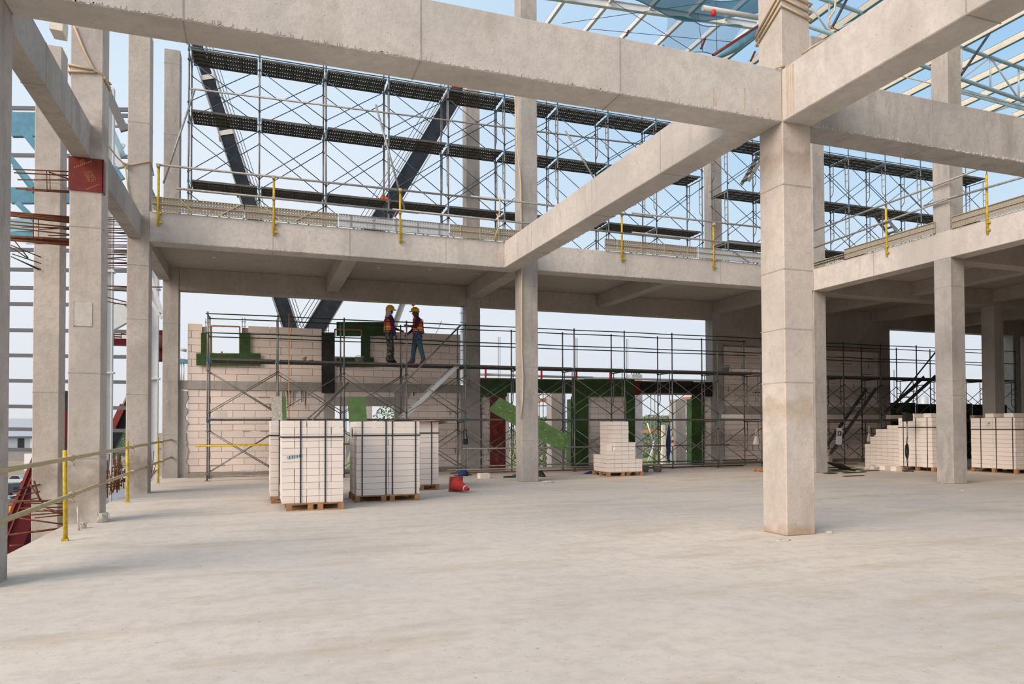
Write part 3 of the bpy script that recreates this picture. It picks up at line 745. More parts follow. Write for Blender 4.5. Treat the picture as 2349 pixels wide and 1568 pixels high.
# raking tubes
for (ua, va, ub, vb, y, m_) in ((655, 1028, 800, 876, YS-.09, 'steel_grey'), (903, 902, 1056, 746, YS-.09, 'steel_grey'), (700, 965, 800, 876, YS-.11, 'steel_grey')):
    mb = MB(); mb.tube(at(ua, va, Y=y), at(ub, vb, Y=y), .026, 6); mb.build('raking_tube', m_, lo)
def stair(o, label, a, b2, w, n, mat):
    """access stair of a scaffold between two points in x-z, w wide along y: a part with its own pieces"""
    a, b2 = Vector(a), Vector(b2); st = link('access_stair', None, o, label=label)
    for y in (0, w):
        mb = MB(); mb.bar(a+Vector((0, y, 0)), b2+Vector((0, y, 0)), .025, .12); mb.build('stringer', mat, st)
    for i in range(n):
        p = a.lerp(b2, (i+.5)/n); mb = MB(); mb.box(p.x-.10, p.x+.10, p.y+.012, p.y+w-.012, p.z-.012, p.z+.012); mb.build('tread', mat, st)
stair(lo, 'bright aluminium stair', at(925, 958, Y=YS+.15), at(1052, 836, Y=YS+.15), .5, 7, 'aluminium')
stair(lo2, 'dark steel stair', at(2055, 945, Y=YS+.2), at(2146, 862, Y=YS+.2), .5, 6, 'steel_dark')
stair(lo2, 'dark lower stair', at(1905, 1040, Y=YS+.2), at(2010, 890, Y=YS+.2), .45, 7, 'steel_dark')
mb = MB(); mb.tube(at(2063, 910, Y=YS-.1), at(2152, 800, Y=YS-.1), .026, 6); mb.build('raking_tube', 'steel_dark', lo2)
# ---- upper scaffold standing on the slab
BU = 1.7535; YU = 20.5; XU = -1.70
up = scaffold('tall scaffold with three perforated decks on the upper slab before the sky', XU, 9, BU, YU, SW, ZT2, [7.88, 9.74, 11.36], 0, ('steel_grey', 'brace_blue'))
up2 = scaffold('farther upper scaffold seen under the beam beyond the stained column', 15.1, 7, BU, YU, SW, ZT2, [7.68, 9.44, 11.18], 0, ('steel_grey', 'brace_blue'))
for o, x0_, n_, zt in ((up, XU, 9, 11.36), (up2, 15.1, 7, 11.18)):
    guard(o, x0_, n_, BU, YU, SW, zt, zt+1.05, (zt+.95, zt+.48), 'brace_blue', 'steel_grey', ends=())
mb = MB(); mb.tube(at(436, 203, Y=YU-.04), at(1620, 349, Y=YU-.04), .024, 6); mb.build('ledger_tube', 'galv', up)
for (ua, va, ub, vb) in ((375, 420, 447, 205), (862, 240, 928, 480), (1297, 300, 1400, 470)):
    mb = MB(); mb.tube(at(ua, va, Y=YU-.3), at(ub, vb, Y=YU-.3), .028, 6); mb.build('raking_tube', 'galv', up)
# ladders of the farther scaffold
stair(up2, 'short steel stair', at(1717, 415, Y=YU+.2), at(1755, 350, Y=YU+.2) + Vector((0, 0, 0)), .4, 4, 'galv')
stair(up2, 'grey steel stair', at(2060, 535, Y=YU+.2), at(2022, 482, Y=YU+.2), .4, 5, 'galv')

# ------------------------------------------------------------------ guard rail on the slab edge
er = thing('edge_rail', 'yellow posts with two grey tubes along the upper slab edge', 'railing')
YE = YG-.035
for (u, v0, v1) in ((363, 376, 518), (628, 404, 540), (918, 434, 558), (1427, 486, 600), (1637, 512, 618)):
    b_, t_ = at(u, v1, Y=YE), at(u, v0, Y=YE)
    mb = MB(); mb.tube((b_.x, YE, b_.z), (b_.x, YE, t_.z), .026, 8); p = mb.build('post', 'yellow_paint', er)
    mb = MB()
    for z in (b_.z+.08, b_.z+.28): mb.box(b_.x+.02, b_.x+.07, YE-.03, YE+.03, z-.02, z+.02)
    mb.build('clamp', 'yellow_paint', p)
def run(o, pts, Y, r, mat, name='rail'):
    mb = MB(); mb.tube(at(*pts[0], Y=Y), at(*pts[1], Y=Y), r, 8); return mb.build(name, mat, o)
run(er, ((358, 377), (1150, 460)), YE-.06, .026, 'galv'); run(er, ((1080, 450), (1500, 499)), YE-.10, .026, 'galv'); run(er, ((1450, 488), (1850, 533)), YE-.06, .026, 'galv')
run(er, ((405, 432), (960, 488)), YE-.06, .026, 'galv'); run(er, ((900, 480), (1560, 548)), YE-.10, .026, 'galv'); run(er, ((1450, 533), (1850, 574)), YE-.06, .026, 'galv')
for u, v in ((363, 380), (628, 407), (918, 436), (628, 455), (918, 487), (1427, 492), (1637, 514)):
    q = at(u, v, Y=YE-.05); mb = MB(); mb.box(q.x-.035, q.x+.035, YE-.10, YE-.01, q.z-.035, q.z+.035); mb.build('coupler', 'rail_cream', er, bevel=.008)
# toe boards: perforated planks on edge
def toe(u0, u1, vtop, mat, label, diag=(), ribs=0, h=.30):
    p0, p1 = at(u0, vtop, Y=YG-.02), at(u1, vtop, Y=YG-.02)
    o = thing('steel_plank', label, 'plank', (p0.x, YG-.02, ZT2+.01), (math.radians(90), 0, 0), 'perforated planks on edge along the slab')
    L = p1.x-p0.x
    mb = MB(); mb.box(0, L, 0, h, 0, .004); mb.build('sheet', mat, o)
    em = 'galv' if mat.endswith('galv') else 'rail_cream'
    for y in (0, h*.5, h-.012):
        mb = MB(); mb.box(0, L, y, y+.014, .002, .03); mb.build('flange', em, o)
    for i in range(ribs):
        x = L*(i+.5)/ribs; mb = MB(); mb.box(x, x+.03, 0, h, .004, .018); mb.build('rib', em, o)
    for (xa_, xb_) in diag:
        mb = MB(); mb.bar((xa_*L, h-.01, .02), (xb_*L, .01, .02), .03, .012, (0, 0, 1)); mb.build('stiffener', em, o)
toe(347, 560, 470, 'perforated_tan', 'tan perforated plank on edge nearest the roped edge column', ((.3, .46), (.95, .72)))
toe(562, 775, 492, 'perforated_tan', 'tan perforated plank on edge behind the second yellow post', ((.2, .38), (.72, .5)))
toe(777, 1030, 510, 'perforated_galv', 'bright galvanised plank on edge behind the third yellow post', (), 5)
toe(1032, 1207, 528, 'perforated_tan', 'brown perforated plank on edge ending at the roped column', (), 4)
toe(1387, 1600, 556, 'perforated_tan', 'brown perforated plank on edge beyond the diagonal beam', (), 4)
toe(1602, 1850, 572, 'perforated_galv', 'grey plank on edge beside the stained column', ((.3, .45), (.8, .62)))
# side edge over the dark bay
sr = thing('edge_rail', 'yellow posts and tubes along the slab edge over the dark bay', 'railing')
XE = XH-.035
for (u, v0, v1) in ((2034, 470, 587), (2265, 398, 536)):
    b_, t_ = at(u, v1, X=XE), at(u, v0, X=XE)
    mb = MB(); mb.tube((XE, b_.y, b_.z), (XE, b_.y, t_.z), .026, 8); p = mb.build('post', 'yellow_paint', sr)
    mb = MB()
    for z in (b_.z+.08, b_.z+.25): mb.box(XE-.03, XE+.03, b_.y-.07, b_.y-.02, z-.02, z+.02)
    mb.build('clamp', 'yellow_paint', p)
for (a, b2) in (((1868, 529), (2245, 388)), ((1868, 568), (2200, 447)), ((2120, 472), (2420, 385))):
    mb = MB(); mb.tube(at(*a, X=XE-.06), at(*b2, X=XE-.06), .026, 8); mb.build('rail', 'galv', sr)
def toe_side(u0, v0, u1, v1, mat, label, ztilt=0, h=.28):
    a, b2 = at(u0, v0, X=XH-.02), at(u1, v1, X=XH-.02)
    o = thing('steel_plank', label, 'plank', (XH-.02, a.y, ZT2+.01), (math.radians(90), 0, math.radians(-90)), 'perforated planks on edge along the slab')
    L = a.y-b2.y
    mb = MB(); mb.box(0, L, 0, h, 0, .004); mb.build('sheet', mat, o)
    for y in (0, h*.5, h-.012):
        mb = MB(); mb.box(0, L, y, y+.014, .002, .03); mb.build('flange', 'rail_cream', o)
toe_side(1868, 600, 1935, 585, 'perforated', 'dark plank on edge beside the stained column over the bay', h=.16)
toe_side(1937, 585, 2146, 527, 'perforated_tan', 'dusty tan plank on edge over the dark bay')
toe_side(2184, 515, 2420, 450, 'perforated_tan', 'dusty tan plank on edge running off the picture')
# ------------------------------------------------------------------ handrail along the open floor edge
hr = thing('handrail', 'yellow posts with two tubes guarding the open floor edge', 'railing')
for (u, v0, v1, y) in ((150, 1032, 1240, 10.25), (293, 1011, 1152, 15.12), (363, 1003, 1109, 19.92)):
    b_ = at(u, v1, Z=0); t_ = at(u-1, v0, Y=b_.y)
    mb = MB(); mb.tube((b_.x, b_.y, 0), (t_.x, b_.y, t_.z), .026, 10); mb.build('post', 'yellow_paint', hr)
    mb = MB(); mb.box(b_.x-.04, b_.x+.03, b_.y-.03, b_.y+.03, 0, .03); mb.build('base_plate', 'yellow_paint', hr)
XR = -2.17
for (ua, va, ub, vb) in ((-60, 1091, 394, 1008), (-60, 1219, 394, 1048)):
    p, q_ = at(ua, va, X=XR), at(ub, vb, X=XR-.05)
    mb = MB(); mb.tube(p, q_, .027, 10); mb.build('rail', 'rail_cream', hr)
    for u in (165, 305, 372):
        t_ = (u-ua)/(ub-ua); v = va+(vb-va)*t_; c_ = at(u, v, X=XR-.01)
        mb = MB(); mb.lathe([(.043, -.03), (.043, .03)], 10, (0, 0, 0), Matrix.Rotation(math.radians(90), 3, 'X')); mb.tube((.0, 0, -.05), (.03, 0, -.10), .008, 5)
        link('coupler', mb.data('coupler', 'rail_cream'), hr, c_)
ORD = ['first', 'second', 'third', 'fourth', 'fifth', 'sixth', 'seventh', 'eighth', 'ninth', 'tenth', 'eleventh', 'twelfth', 'thirteenth', 'fourteenth', 'fifteenth', 'sixteenth', 'seventeenth', 'eighteenth', 'nineteenth', 'twentieth', 'twenty-first', 'twenty-second', 'twenty-third']
# ------------------------------------------------------------------ pallets and packs of blocks
PALW = None
def pallet(x0, y0, w, d, rz=0.0, label='', hgt=.125, ctr=None):
    o = thing('wooden_pallet', label, 'pallet', (x0, y0, 0), (0, 0, rz))
    n = 5
    for i in range(n):
        y = (d-.10)*i/(n-1); mb = MB(); mb.box(0, w, y, y+.10, hgt-.02, hgt); mb.build('top_board', 'pallet_wood', o)
    for x in (0, w/2-.12, w/2+.04, w-.09):
        for y in (0, d/2-.05, d-.10):
            mb = MB(); mb.box(x, x+.09, y, y+.10, .018, hgt-.02); mb.build('block_foot', 'pallet_wood', o)
    for y in (0, d/2-.05, d-.10):
        mb = MB(); mb.box(0, w, y, y+.09, 0, .018); mb.build('bottom_board', 'pallet_wood', o)
    return o
def pack(x0, y0, z0, w, d, hgt, cols, rows, label, rz=0.0, end_on=True, straps=(), band=None, top_rows=2, side=True, jit=.004):
    """strapped pack: outer blocks each an object (faces seen), solid inner blocks left out"""
    o = thing('block_pack', label, 'block pack', (x0, y0, z0), (0, 0, rz))
    cw, rh = w/cols, hgt/rows
    deep = d/2 if end_on else d/5
    layers = range(2) if end_on else (0, 4)
    for k in range(rows):
        for i in range(cols):
            for q in layers:
                link('aac_block', BLK['block_new'], o, ((i+.5)*cw+random.uniform(-jit, jit), (q+.5)*deep+random.uniform(-jit, jit), (k+.5)*rh), None, (cw-.006, deep-.006, rh-.005))
        if not end_on:
            for q in (1, 2, 3):
                for i in (0, cols-1):
                    link('aac_block', BLK['block_new'], o, ((i+.5)*cw, (q+.5)*deep, (k+.5)*rh), None, (cw-.006, deep-.006, rh-.005))
    e = .008
    for fx in straps:
        x = fx*w
        mb = MB(); mb.box(x-.011, x+.011, -e-.004, -e, 0, hgt+e); mb.box(x-.011, x+.011, -e, d+e, hgt+.003, hgt+e); mb.box(x-.011, x+.011, d+e, d+e+.004, 0, hgt+e)
        mb.build('strap', 'strap', o)
    if band is not None:
        z = band
        mb = MB(); mb.box(-e, w+e, -e-.005, -e, z-.011, z+.011); mb.box(-e-.005, -e, -e, d+e, z-.011, z+.011); mb.box(w+e, w+e+.005, -e, d+e, z-.011, z+.011)
        mb.build('strap', 'strap', o)
    return o
random.seed(21)
# front pack
PZ = .125
zt = at(720, 964, Y=12.55).z
pallet(.47, 12.5, .93, 1.2, 0, 'pallet under the foremost strapped pack')
o = pack(.40, 12.55, PZ, 1.0, 1.2, zt-PZ, 5, 12, 'foremost pale block pack with two black straps and a faint blue mark', straps=(.30, .70), band=(zt-PZ)*.80)
mb = MB()
for i in range(6): mb.box(.08+i*.04, .13+i*.04, -.0035, -.002, .74+.006*i, .79+.006*i)
mb.build('blue_mark', 'steel_teal', o)
pallet(.26, 13.9, 1.0, 1.2, 0, 'pallet of the pack hidden behind the foremost pack')
pack(.24, 13.95, PZ, 1.0, 1.15, at(645, 964, Y=13.95).z-PZ, 5, 12, 'block pack mostly hidden behind the foremost pack', straps=(.16, .7), band=1.12)
# wide pack
zt = at(900, 966, Y=13.5).z
pallet(1.72, 13.48, 1.2, 1.0, 0, 'pallet under the wide two-column pack')
o = pack(1.74, 13.5, PZ, 1.19, 1.0, zt-PZ, 2, 12, 'wide pale pack of long blocks with four black straps beside the cone', end_on=False, straps=(.09, .46, .56, .93), band=(zt-PZ)*.81)
mb = MB(); mb.prism([(-.015, .55, 1.08), (-.015, .85, 1.12), (-.015, .83, 1.28), (-.015, .52, 1.25)], (-.006, 0, 0)); mb.build('paper_label', 'bag_white', o)
zt = at(985, 967, Y=15.6).z
pallet(2.87, 15.58, .95, 1.0, 0, 'pallet of the pack behind the wide pack')
o = pack(2.86, 15.6, PZ, .95, 1.0, zt-PZ, 2, 12, 'block pack topped with torn cardboard behind the wide pack', end_on=False, straps=(.5, .83), band=(zt-PZ)*.82)
mb = MB(); random.seed(2)
pts = [(-.1+i*.13, -.12+random.uniform(-.06, .05), 0) for i in range(10)]
g = []
for j in range(5):
    for i in range(10): g.append((-.15+i*.14, -.15+j*.28+random.uniform(-.03, .03), zt-PZ+.015+.02*math.sin(i*.9+j)-(.05 if i == 9 else 0)))
mb.add(g, [(j*10+i, j*10+i+1, (j+1)*10+i+1, (j+1)*10+i) for j in range(4) for i in range(9)])
g2 = [(a, b2, c+.006) for a, b2, c in g]; mb.add(g2, [(j*10+i, j*10+i+1, (j+1)*10+i+1, (j+1)*10+i) for j in range(4) for i in range(9)])
mb.build('cardboard', 'pallet_wood', o)
# stepped loose stack: every block a thing of its own
sx0 = at(1395, 1085, Y=17.87).x; bw, bh, bd = (at(1474, 1085, Y=17.87).x-sx0)/5, .116, .46
pallet(sx0-.02, 17.85, 5*bw+.04, .98, 0, 'pallet under the loose stepped stack of blocks')
lab = 'pale loose block in the stepped stack on the small pallet beside the harness'
zt = at(1420, 966, Y=17.87).z; bh = (zt-PZ)/12
for i, (fr, bk) in {0: (5, 4), 1: (12, 12), 2: (12, 12), 3: (7, 8), 4: (3, 3)}.items():
    for q, nn in ((0, fr), (1, bk)):
        for k in range(nn):
            link('aac_block', BLK['block_new'], None, (sx0+(i+.5)*bw+random.uniform(-.003, .003), 17.87+(q+.5)*bd, PZ+(k+.5)*bh), (0, 0, random.uniform(-.006, .006)), (bw-.009, bd-.006, bh-.007), f'pale block, {ORD[k]} row up, {ORD[i]} column, {["front", "rear"][q]} layer of the stepped stack', 'block', 'loose blocks in the stepped stack')
for k, (i, q, z) in enumerate(((0.15, .9, 5), (0.0, 1.2, 5), (3.6, .5, 7))):
    pass
link('aac_block', BLK['block_new'], None, (sx0+.55*bw, 17.87+.3, PZ+5*bh+.095), None, (bw*.75, .3, .19), 'single upright block on the low end of the stepped stack', 'block')
# packs under the dark slab
pallet(19.05, 16.05, 1.1, 1.2, 0, 'pallet of the pack behind the column between the packs')
zt = at(2110, 957, X=19.1).z
o = pack(19.05, 16.1, PZ, 1.05, 1.2, 1.62-PZ, 5, 12, 'shaded block pack half hidden behind a column', straps=(.3, .7), band=1.2)
mb = MB()
for y in (.15, .55, 1.0): mb.box(-.012, -.008, y, y+.022, 0, 1.62-PZ)
mb.build('strap', 'strap', o)
lab = 'shaded pale block stacked in steps beside the flood light'
for q, nn in enumerate((11, 11, 10, 10, 8, 6)):
    for k in range(nn):
        link('aac_block', BLK['block_new'], None, (19.65, 17.55+(q+.5)*.23, .02+(k+.5)*.125), None, (.6, .221, .119), f'shaded block, {ORD[k]} row up, {ORD[q]} column counted from the flood light', 'block', 'blocks stacked in steps under the slab')
for k, (x, y) in enumerate(((19.25, 16.3), (19.85, 16.3), (19.25, 16.9))):
    link('aac_block', BLK['block_new'], None, (x+.1, y, 1.62+.07), None, (.5, .25, .125), ['loose block lying on the half hidden pack, front', 'second loose block on the half hidden pack', 'rear loose block on the half hidden pack'][k], 'block')
pallet(20.3, 14.45, 1.2, 1.4, 0, 'pallet at the picture edge under the dark slab')
o = pack(20.32, 14.5, PZ, 1.2, 1.35, 1.60-PZ, 5, 12, 'strapped block pack with a paper note at the picture edge', straps=(.3, .7), band=1.14)
mb = MB()
for y in (.06, .55, 1.02): mb.box(-.012, -.008, y, y+.022, 0, 1.60-PZ)
mb.build('strap', 'strap', o)
mb = MB(); mb.box(-.014, -.010, .66, .88, 1.20, 1.38); mb.build('paper_note', 'bag_white', o)
mb = MB(); mb.box(-.016, -.014, .73, .80, 1.31, 1.34); mb.box(-.016, -.014, .70, .84, 1.27, 1.275); mb.box(-.016, -.014, .70, .84, 1.25, 1.255); mb.build('printed_mark', 'poster_dark', o)
for k, (x, y, z, l) in enumerate(((20.65, 15.3, 1.67, 0), (20.65, 14.75, 1.67, 1), (21.3, 15.0, 1.67, 2))):
    link('aac_block', BLK['block_new'], None, (x, y, z), (0, 0, .1*k), (.55, .26, .12), ['rear loose block on the pack with the paper note', 'front loose block on the pack with the paper note', 'inner loose block on the pack with the paper note'][k], 'block')
# ------------------------------------------------------------------ two workers
def skin_mesh(joints, edges, root, sub=2):
    """joints: name -> (pos, (rx, ry)); returns an evaluated continuous mesh"""
    names = list(joints); me = bpy.data.meshes.new('skin_tmp')
    me.from_pydata([joints[n][0] for n in names], [(names.index(a), names.index(b2)) for a, b2 in edges], [])
    o = bpy.data.objects.new('skin_tmp', me); C.objects.link(o)
    o.modifiers.new('s', 'SKIN'); sd = o.modifiers.new('d', 'SUBSURF'); sd.levels = sub; sd.render_levels = sub
    for i, n_ in enumerate(names):
        r = joints[n_][1]; me.skin_vertices[0].data[i].radius = r if isinstance(r, tuple) else (r, r)
        me.skin_vertices[0].data[i].use_root = (n_ == root)
    dg = bpy.context.evaluated_depsgraph_get(); ev = o.evaluated_get(dg)
    out = bpy.data.meshes.new_from_object(ev)
    bpy.data.objects.remove(o); bpy.data.meshes.remove(me)
    for p in out.polygons: p.use_smooth = True
    return out
def worker(loc, rz, sc, J, edges, regions, mats, label, hood, vest_cols, hard):
    o = thing('person', label, 'person', loc, (0, 0, rz))
    me = skin_mesh(J, edges, 'pelvis')
    for mm in mats: me.materials.append(MAT[mm])
    for p in me.polygons: p.material_index = regions(p.center)
    bo = link('body', me, o); o.scale = (sc, sc, sc)
    return o
def hand(mb, wrist, dirv, palm_n, r=.009):
    """palm and five unequal curled fingers rooted in it"""
    d = Vector(dirv).normalized(); nrm = Vector(palm_n).normalized(); s_ = d.cross(nrm).normalized(); w = Vector(wrist)
    mb.path([w, w+d*.03, w+d*.085], [.022, .032, .030], 8)
    for k, (off, ln) in enumerate(((-.027, .062), (-.009, .075), (.009, .070), (.026, .055))):
        b0 = w+d*.08+s_*off
        mb.path([b0, b0+d*ln*.45, b0+d*ln*.8-nrm*.02, b0+d*ln*.85-nrm*.045], [r, r, r*.9, r*.75], 6)
    b0 = w+d*.03-s_*.025
    mb.path([b0, b0-s_*.03+d*.025, b0-s_*.035+d*.055-nrm*.012], [r*1.1, r, r*.8], 6)
def helmet(o, c, fx):
    """c: crown centre; brim towards +x*fx"""
    h = MB(); prof = [(.128, 0), (.128, .02), (.122, .06), (.105, .10), (.07, .128), (.02, .142), (.001, .143)]
    h.lathe(prof, 20, c); hm = h.build('helmet', 'helmet_yellow', o)
    b_ = MB(); n_ = 24; vs = []
    for k in range(n_):
        t_ = 2*math.pi*k/n_; rr = .140 + .045*max(0, math.cos(t_))**1.5; vs.append((c[0]+fx*rr*math.cos(t_), c[1]+.94*rr*math.sin(t_), c[2]+.008-.012*max(0, math.cos(t_))))
    b_.prism(vs, (0, 0, .010)); b_.build('brim', 'helmet_yellow', hm)
    r_ = MB(); r_.bar(Vector(c)+Vector((-.055*fx, 0, .125)), Vector(c)+Vector((.055*fx, 0, .125)), .03, .036); r_.build('ridge', 'helmet_yellow', hm)
    st = MB(); st.path([(c[0]+.04*fx, c[1]-.10, c[2]), (c[0]+.05*fx, c[1]-.07, c[2]-.13), (c[0]+.06*fx, c[1], c[2]-.165), (c[0]+.05*fx, c[1]+.07, c[2]-.13), (c[0]+.04*fx, c[1]+.10, c[2])], .006, 5); st.build('chin_strap', 'black_plastic', hm)
def torso_shell(rings, n=18, z_split=None):
    """open vest shell from stacked ellipses (cx, cy, z, rx, ry)"""
    mb = MB(); vs = []
    for (cx, cy, z, rx, ry) in rings:
        for k in range(n): t_ = 2*math.pi*k/n; vs.append((cx+rx*math.cos(t_), cy+ry*math.sin(t_), z))
    fs = [(j*n+k, j*n+(k+1) % n, (j+1)*n+(k+1) % n, (j+1)*n+k) for j in range(len(rings)-1) for k in range(n)]
    mb.add(vs, fs, True); return mb
DZ = 3.19+.035
# local frame: +x is image right (facade direction), facing given by fx ; z up, feet at 0
def build_worker(px_, fx, label, kind):
    hips = 0.80
    P = lambda x, y, z: (x*fx, y, z)
    if kind == 'camo':      # stands upright, near hand at the thigh, far arm reaching forward
        J = {'pelvis': (P(0, 0, .86), (.135, .155)), 'waist': (P(.0, 0, .98), (.12, .145)), 'chest': (P(.0, 0, 1.18), (.125, .165)), 'shoul': (P(.0, 0, 1.32), (.095, .14)), 'neck': (P(.01, 0, 1.40), .055), 'head': (P(.03, 0, 1.50), (.085, .075)), 'crown': (P(.025, 0, 1.58), (.085, .075)),
             'hipN': (P(-.02, -.10, .78), .115), 'kneeN': (P(.0, -.11, .46), .084), 'ankN': (P(-.06, -.11, .10), .066), 'toeN': (P(.09, -.12, .04), (.05, .035)), 'heelN': (P(-.10, -.11, .045), .045),
             'hipF': (P(.02, .10, .78), .115), 'kneeF': (P(.09, .11, .46), .084), 'ankF': (P(.08, .11, .10), .066), 'toeF': (P(.24, .12, .04), (.05, .035)), 'heelF': (P(.03, .11, .045), .045),
             'shN': (P(.03, -.19, 1.29), .07), 'elN': (P(.06, -.25, 1.03), .056), 'wrN': (P(.13, -.25, .80), .038),
             'shF': (P(.03, .19, 1.29), .062), 'elF': (P(.14, .22, 1.07), .050), 'wrF': (P(.33, .16, 1.00), .034)}
    else:                   # mid-stride, near forearm raised forward, far hand low on the board
        J = {'pelvis': (P(-.02, 0, .85), (.13, .15)), 'waist': (P(-.02, 0, .97), (.115, .14)), 'chest': (P(-.01, 0, 1.17), (.12, .165)), 'shoul': (P(.02, 0, 1.31), (.09, .14)), 'neck': (P(.05, 0, 1.39), .052), 'head': (P(.08, 0, 1.48), (.083, .073)), 'crown': (P(.075, 0, 1.56), (.083, .073)),
             'hipN': (P(.0, -.10, .77), .112), 'kneeN': (P(-.07, -.11, .44), .078), 'ankN': (P(-.17, -.11, .10), .058), 'toeN': (P(-.04, -.11, .035), (.042, .03)), 'heelN': (P(-.22, -.10, .05), .036),
             'hipF': (P(.02, .10, .77), .112), 'kneeF': (P(.09, .11, .45), .078), 'ankF': (P(.12, .11, .10), .058), 'toeF': (P(.28, .11, .035), (.042, .03)), 'heelF': (P(.08, .10, .045), .036),
             'shN': (P(.02, -.19, 1.28), .068), 'elN': (P(.09, -.23, 1.06), .048), 'wrN': (P(.30, -.19, 1.09), .033),
             'shF': (P(.03, .19, 1.28), .06), 'elF': (P(.10, .23, 1.03), .048), 'wrF': (P(.26, .17, .90), .033)}
    E_ = [('pelvis', 'waist'), ('waist', 'chest'), ('chest', 'shoul'), ('shoul', 'neck'), ('neck', 'head'), ('head', 'crown')]
    for s_ in 'NF': E_ += [('pelvis', 'hip'+s_), ('hip'+s_, 'knee'+s_), ('knee'+s_, 'ank'+s_), ('ank'+s_, 'toe'+s_), ('ank'+s_, 'heel'+s_), ('shoul', 'sh'+s_), ('sh'+s_, 'el'+s_), ('el'+s_, 'wr'+s_)]
    def seg(c, a, b2):
        a, b2 = Vector(a), Vector(b2); t_ = max(0, min(1, (c-a).dot(b2-a)/(b2-a).length_squared)); return (c-a.lerp(b2, t_)).length
    def reg(c):
        if c.z > 1.385: return 3
        if c.z < .085: return 2
        if c.z < .13 and kind != 'camo': return 3
        for s_ in 'NF':
            if (c-Vector(J['wr'+s_][0])).length < .04: return 3
            if seg(c, J['el'+s_][0], J['wr'+s_][0]) < .062 or seg(c, J['sh'+s_][0], J['el'+s_][0]) < .08: return 1
        return 0 if c.z < .93 else 1
    pants, shoe = ('camo', 'shoe_dark') if kind == 'camo' else ('denim', 'shoe_brown')
    ph = at(px_, 826, Y=YS+.35)
    o = worker((ph.x, YS+.35, DZ), 0, 1.0, J, E_, reg, [pants, 'shirt_purple', shoe, 'skin'], label, None, None, None)
    # hands
    for s_ in 'NF':
        w_ = Vector(J['wr'+s_][0]); e_ = Vector(J['el'+s_][0]); d = (w_-e_).normalized()
        hb = MB(); hand(hb, w_-d*.01, d, (0, 1 if s_ == 'F' else -1, .15)); hb.build('hand', 'skin', o)
    # face: nose, brow, mouth, ears, eyes
    hx, hz = J['head'][0][0], J['head'][0][2]
    fb = MB(); fb.path([(hx+.055*fx, 0, hz+.035), (hx+.085*fx, 0, hz-.005), (hx+.06*fx, 0, hz-.018)], [.010, .016, .012], 6)
    for y in (-.078, .078): fb.lathe([(.002, -.03), (.016, -.015), (.018, .01), (.012, .028), (.002, .03)], 8, (hx-.01*fx, y*.88, hz))
    fb.build('face', 'skin', o)
    mb = MB(); mb.bar((hx+.062*fx, -.022, hz-.045), (hx+.062*fx, .022, hz-.045), .012, .008); mb.build('mouth', 'cone_base', o)
    for y in (-.03, .03): mb = MB(); mb.lathe([(.001, -.009), (.009, 0), (.001, .009)], 8, (hx+.062*fx, y, hz+.02)); mb.build('eye', 'black_plastic', o)
    helmet(o, (J['crown'][0][0], 0, hz+.055), fx)
    # cloth hood and collar round the neck
    hd = torso_shell([(hx-.04*fx, 0, 1.335, .125, .135), (hx-.05*fx, 0, 1.39, .09, .10), (hx-.05*fx, 0, 1.45, .080, .088), (hx-.045*fx, 0, 1.52, .088, .09), (hx-.03*fx, 0, 1.56, .098, .094)]) if kind == 'camo' else torso_shell([(hx-.05*fx, 0, 1.36, .07, .09), (hx-.045*fx, 0, 1.42, .068, .082), (hx-.035*fx, 0, 1.50, .085, .088), (hx-.02*fx, 0, 1.54, .092, .09)])
    hd.build('hood', 'cloth_grey' if kind == 'camo' else 'poster_dark', o)
    # vest
    cx0, cx1, cx2 = J['waist'][0][0], J['chest'][0][0], J['shoul'][0][0]
    rg = [(cx0, 0, .90, .165, .185), (cx0, 0, .98, .155, .175), (cx1, 0, 1.10, .152, .182), (cx1, 0, 1.22, .15, .182), (cx2, 0, 1.32, .125, .155), (cx2+.01*fx, 0, 1.375, .085, .10)]
    v_ = torso_shell(rg).build('safety_vest', 'vest_orange', o)
    torso_shell([(cx0, 0, 1.02, .158, .184), (cx1, 0, 1.07, .158, .187)]).build('reflective_band', 'vest_yellow', v_)
    torso_shell([(cx0, 0, .955, .166, .186), (cx0, 0, .985, .163, .184)]).build('reflective_band', 'vest_yellow' if kind == 'camo' else 'reflector', v_)
    # harness webbing
    hn = MB()
    f = fx
    for sy in (-1, 1):
        hn.path([(cx2+.0, sy*.10, 1.375), (cx1-.12*f, sy*.13, 1.28), (cx1-.135*f, sy*.09, 1.10), (cx0-.13*f, sy*.12, .95)], .013, 5)
        hn.path([(cx2+.0, sy*.10, 1.375), (cx1+.12*f, sy*.13, 1.26), (cx1+.10*f, sy*.165, 1.08), (cx0+.02*f, sy*.195, .95)], .013, 5)
        hn.path([(cx0+.02*f, sy*.20, .95), (cx0+.10*f, sy*.17, .80), (cx0+.02*f, sy*.19, .72), (cx0-.09*f, sy*.15, .80), (cx0+.0*f, sy*.20, .92)], .016, 5)
    hn.path([(cx0+.17*f*math.cos(a_*math.pi/8), .19*math.sin(a_*math.pi/8), .94) for a_ in range(17)], .014, 5)
    hn.build('harness', 'harness_blue', o)
    return o
build_worker(893, 1, 'worker in camouflage trousers and orange vest with pale hood under yellow helmet', 'camo')
build_worker(958, -1, 'worker in blue jeans and orange vest stepping towards the other worker', 'jeans')
# lifeline loop tied to the scaffold rail
mb = MB(); pts = []
A, Bp = at(969, 757, Y=YS+.3), at(1013, 735, Y=YS)
for i in range(11):
    t_ = i/10; p = A.lerp(Bp, t_); p.z -= .62*4*t_*(1-t_)*.55; pts.append(p)
mb.path(pts, .008, 5); mb.build('lifeline', 'rope', label='thin lifeline sagging from the jeans worker to the rail', cat='rope')
# ------------------------------------------------------------------ things on the floor and on the scaffold
def lay(u, v): return at(u, v, Z=0)
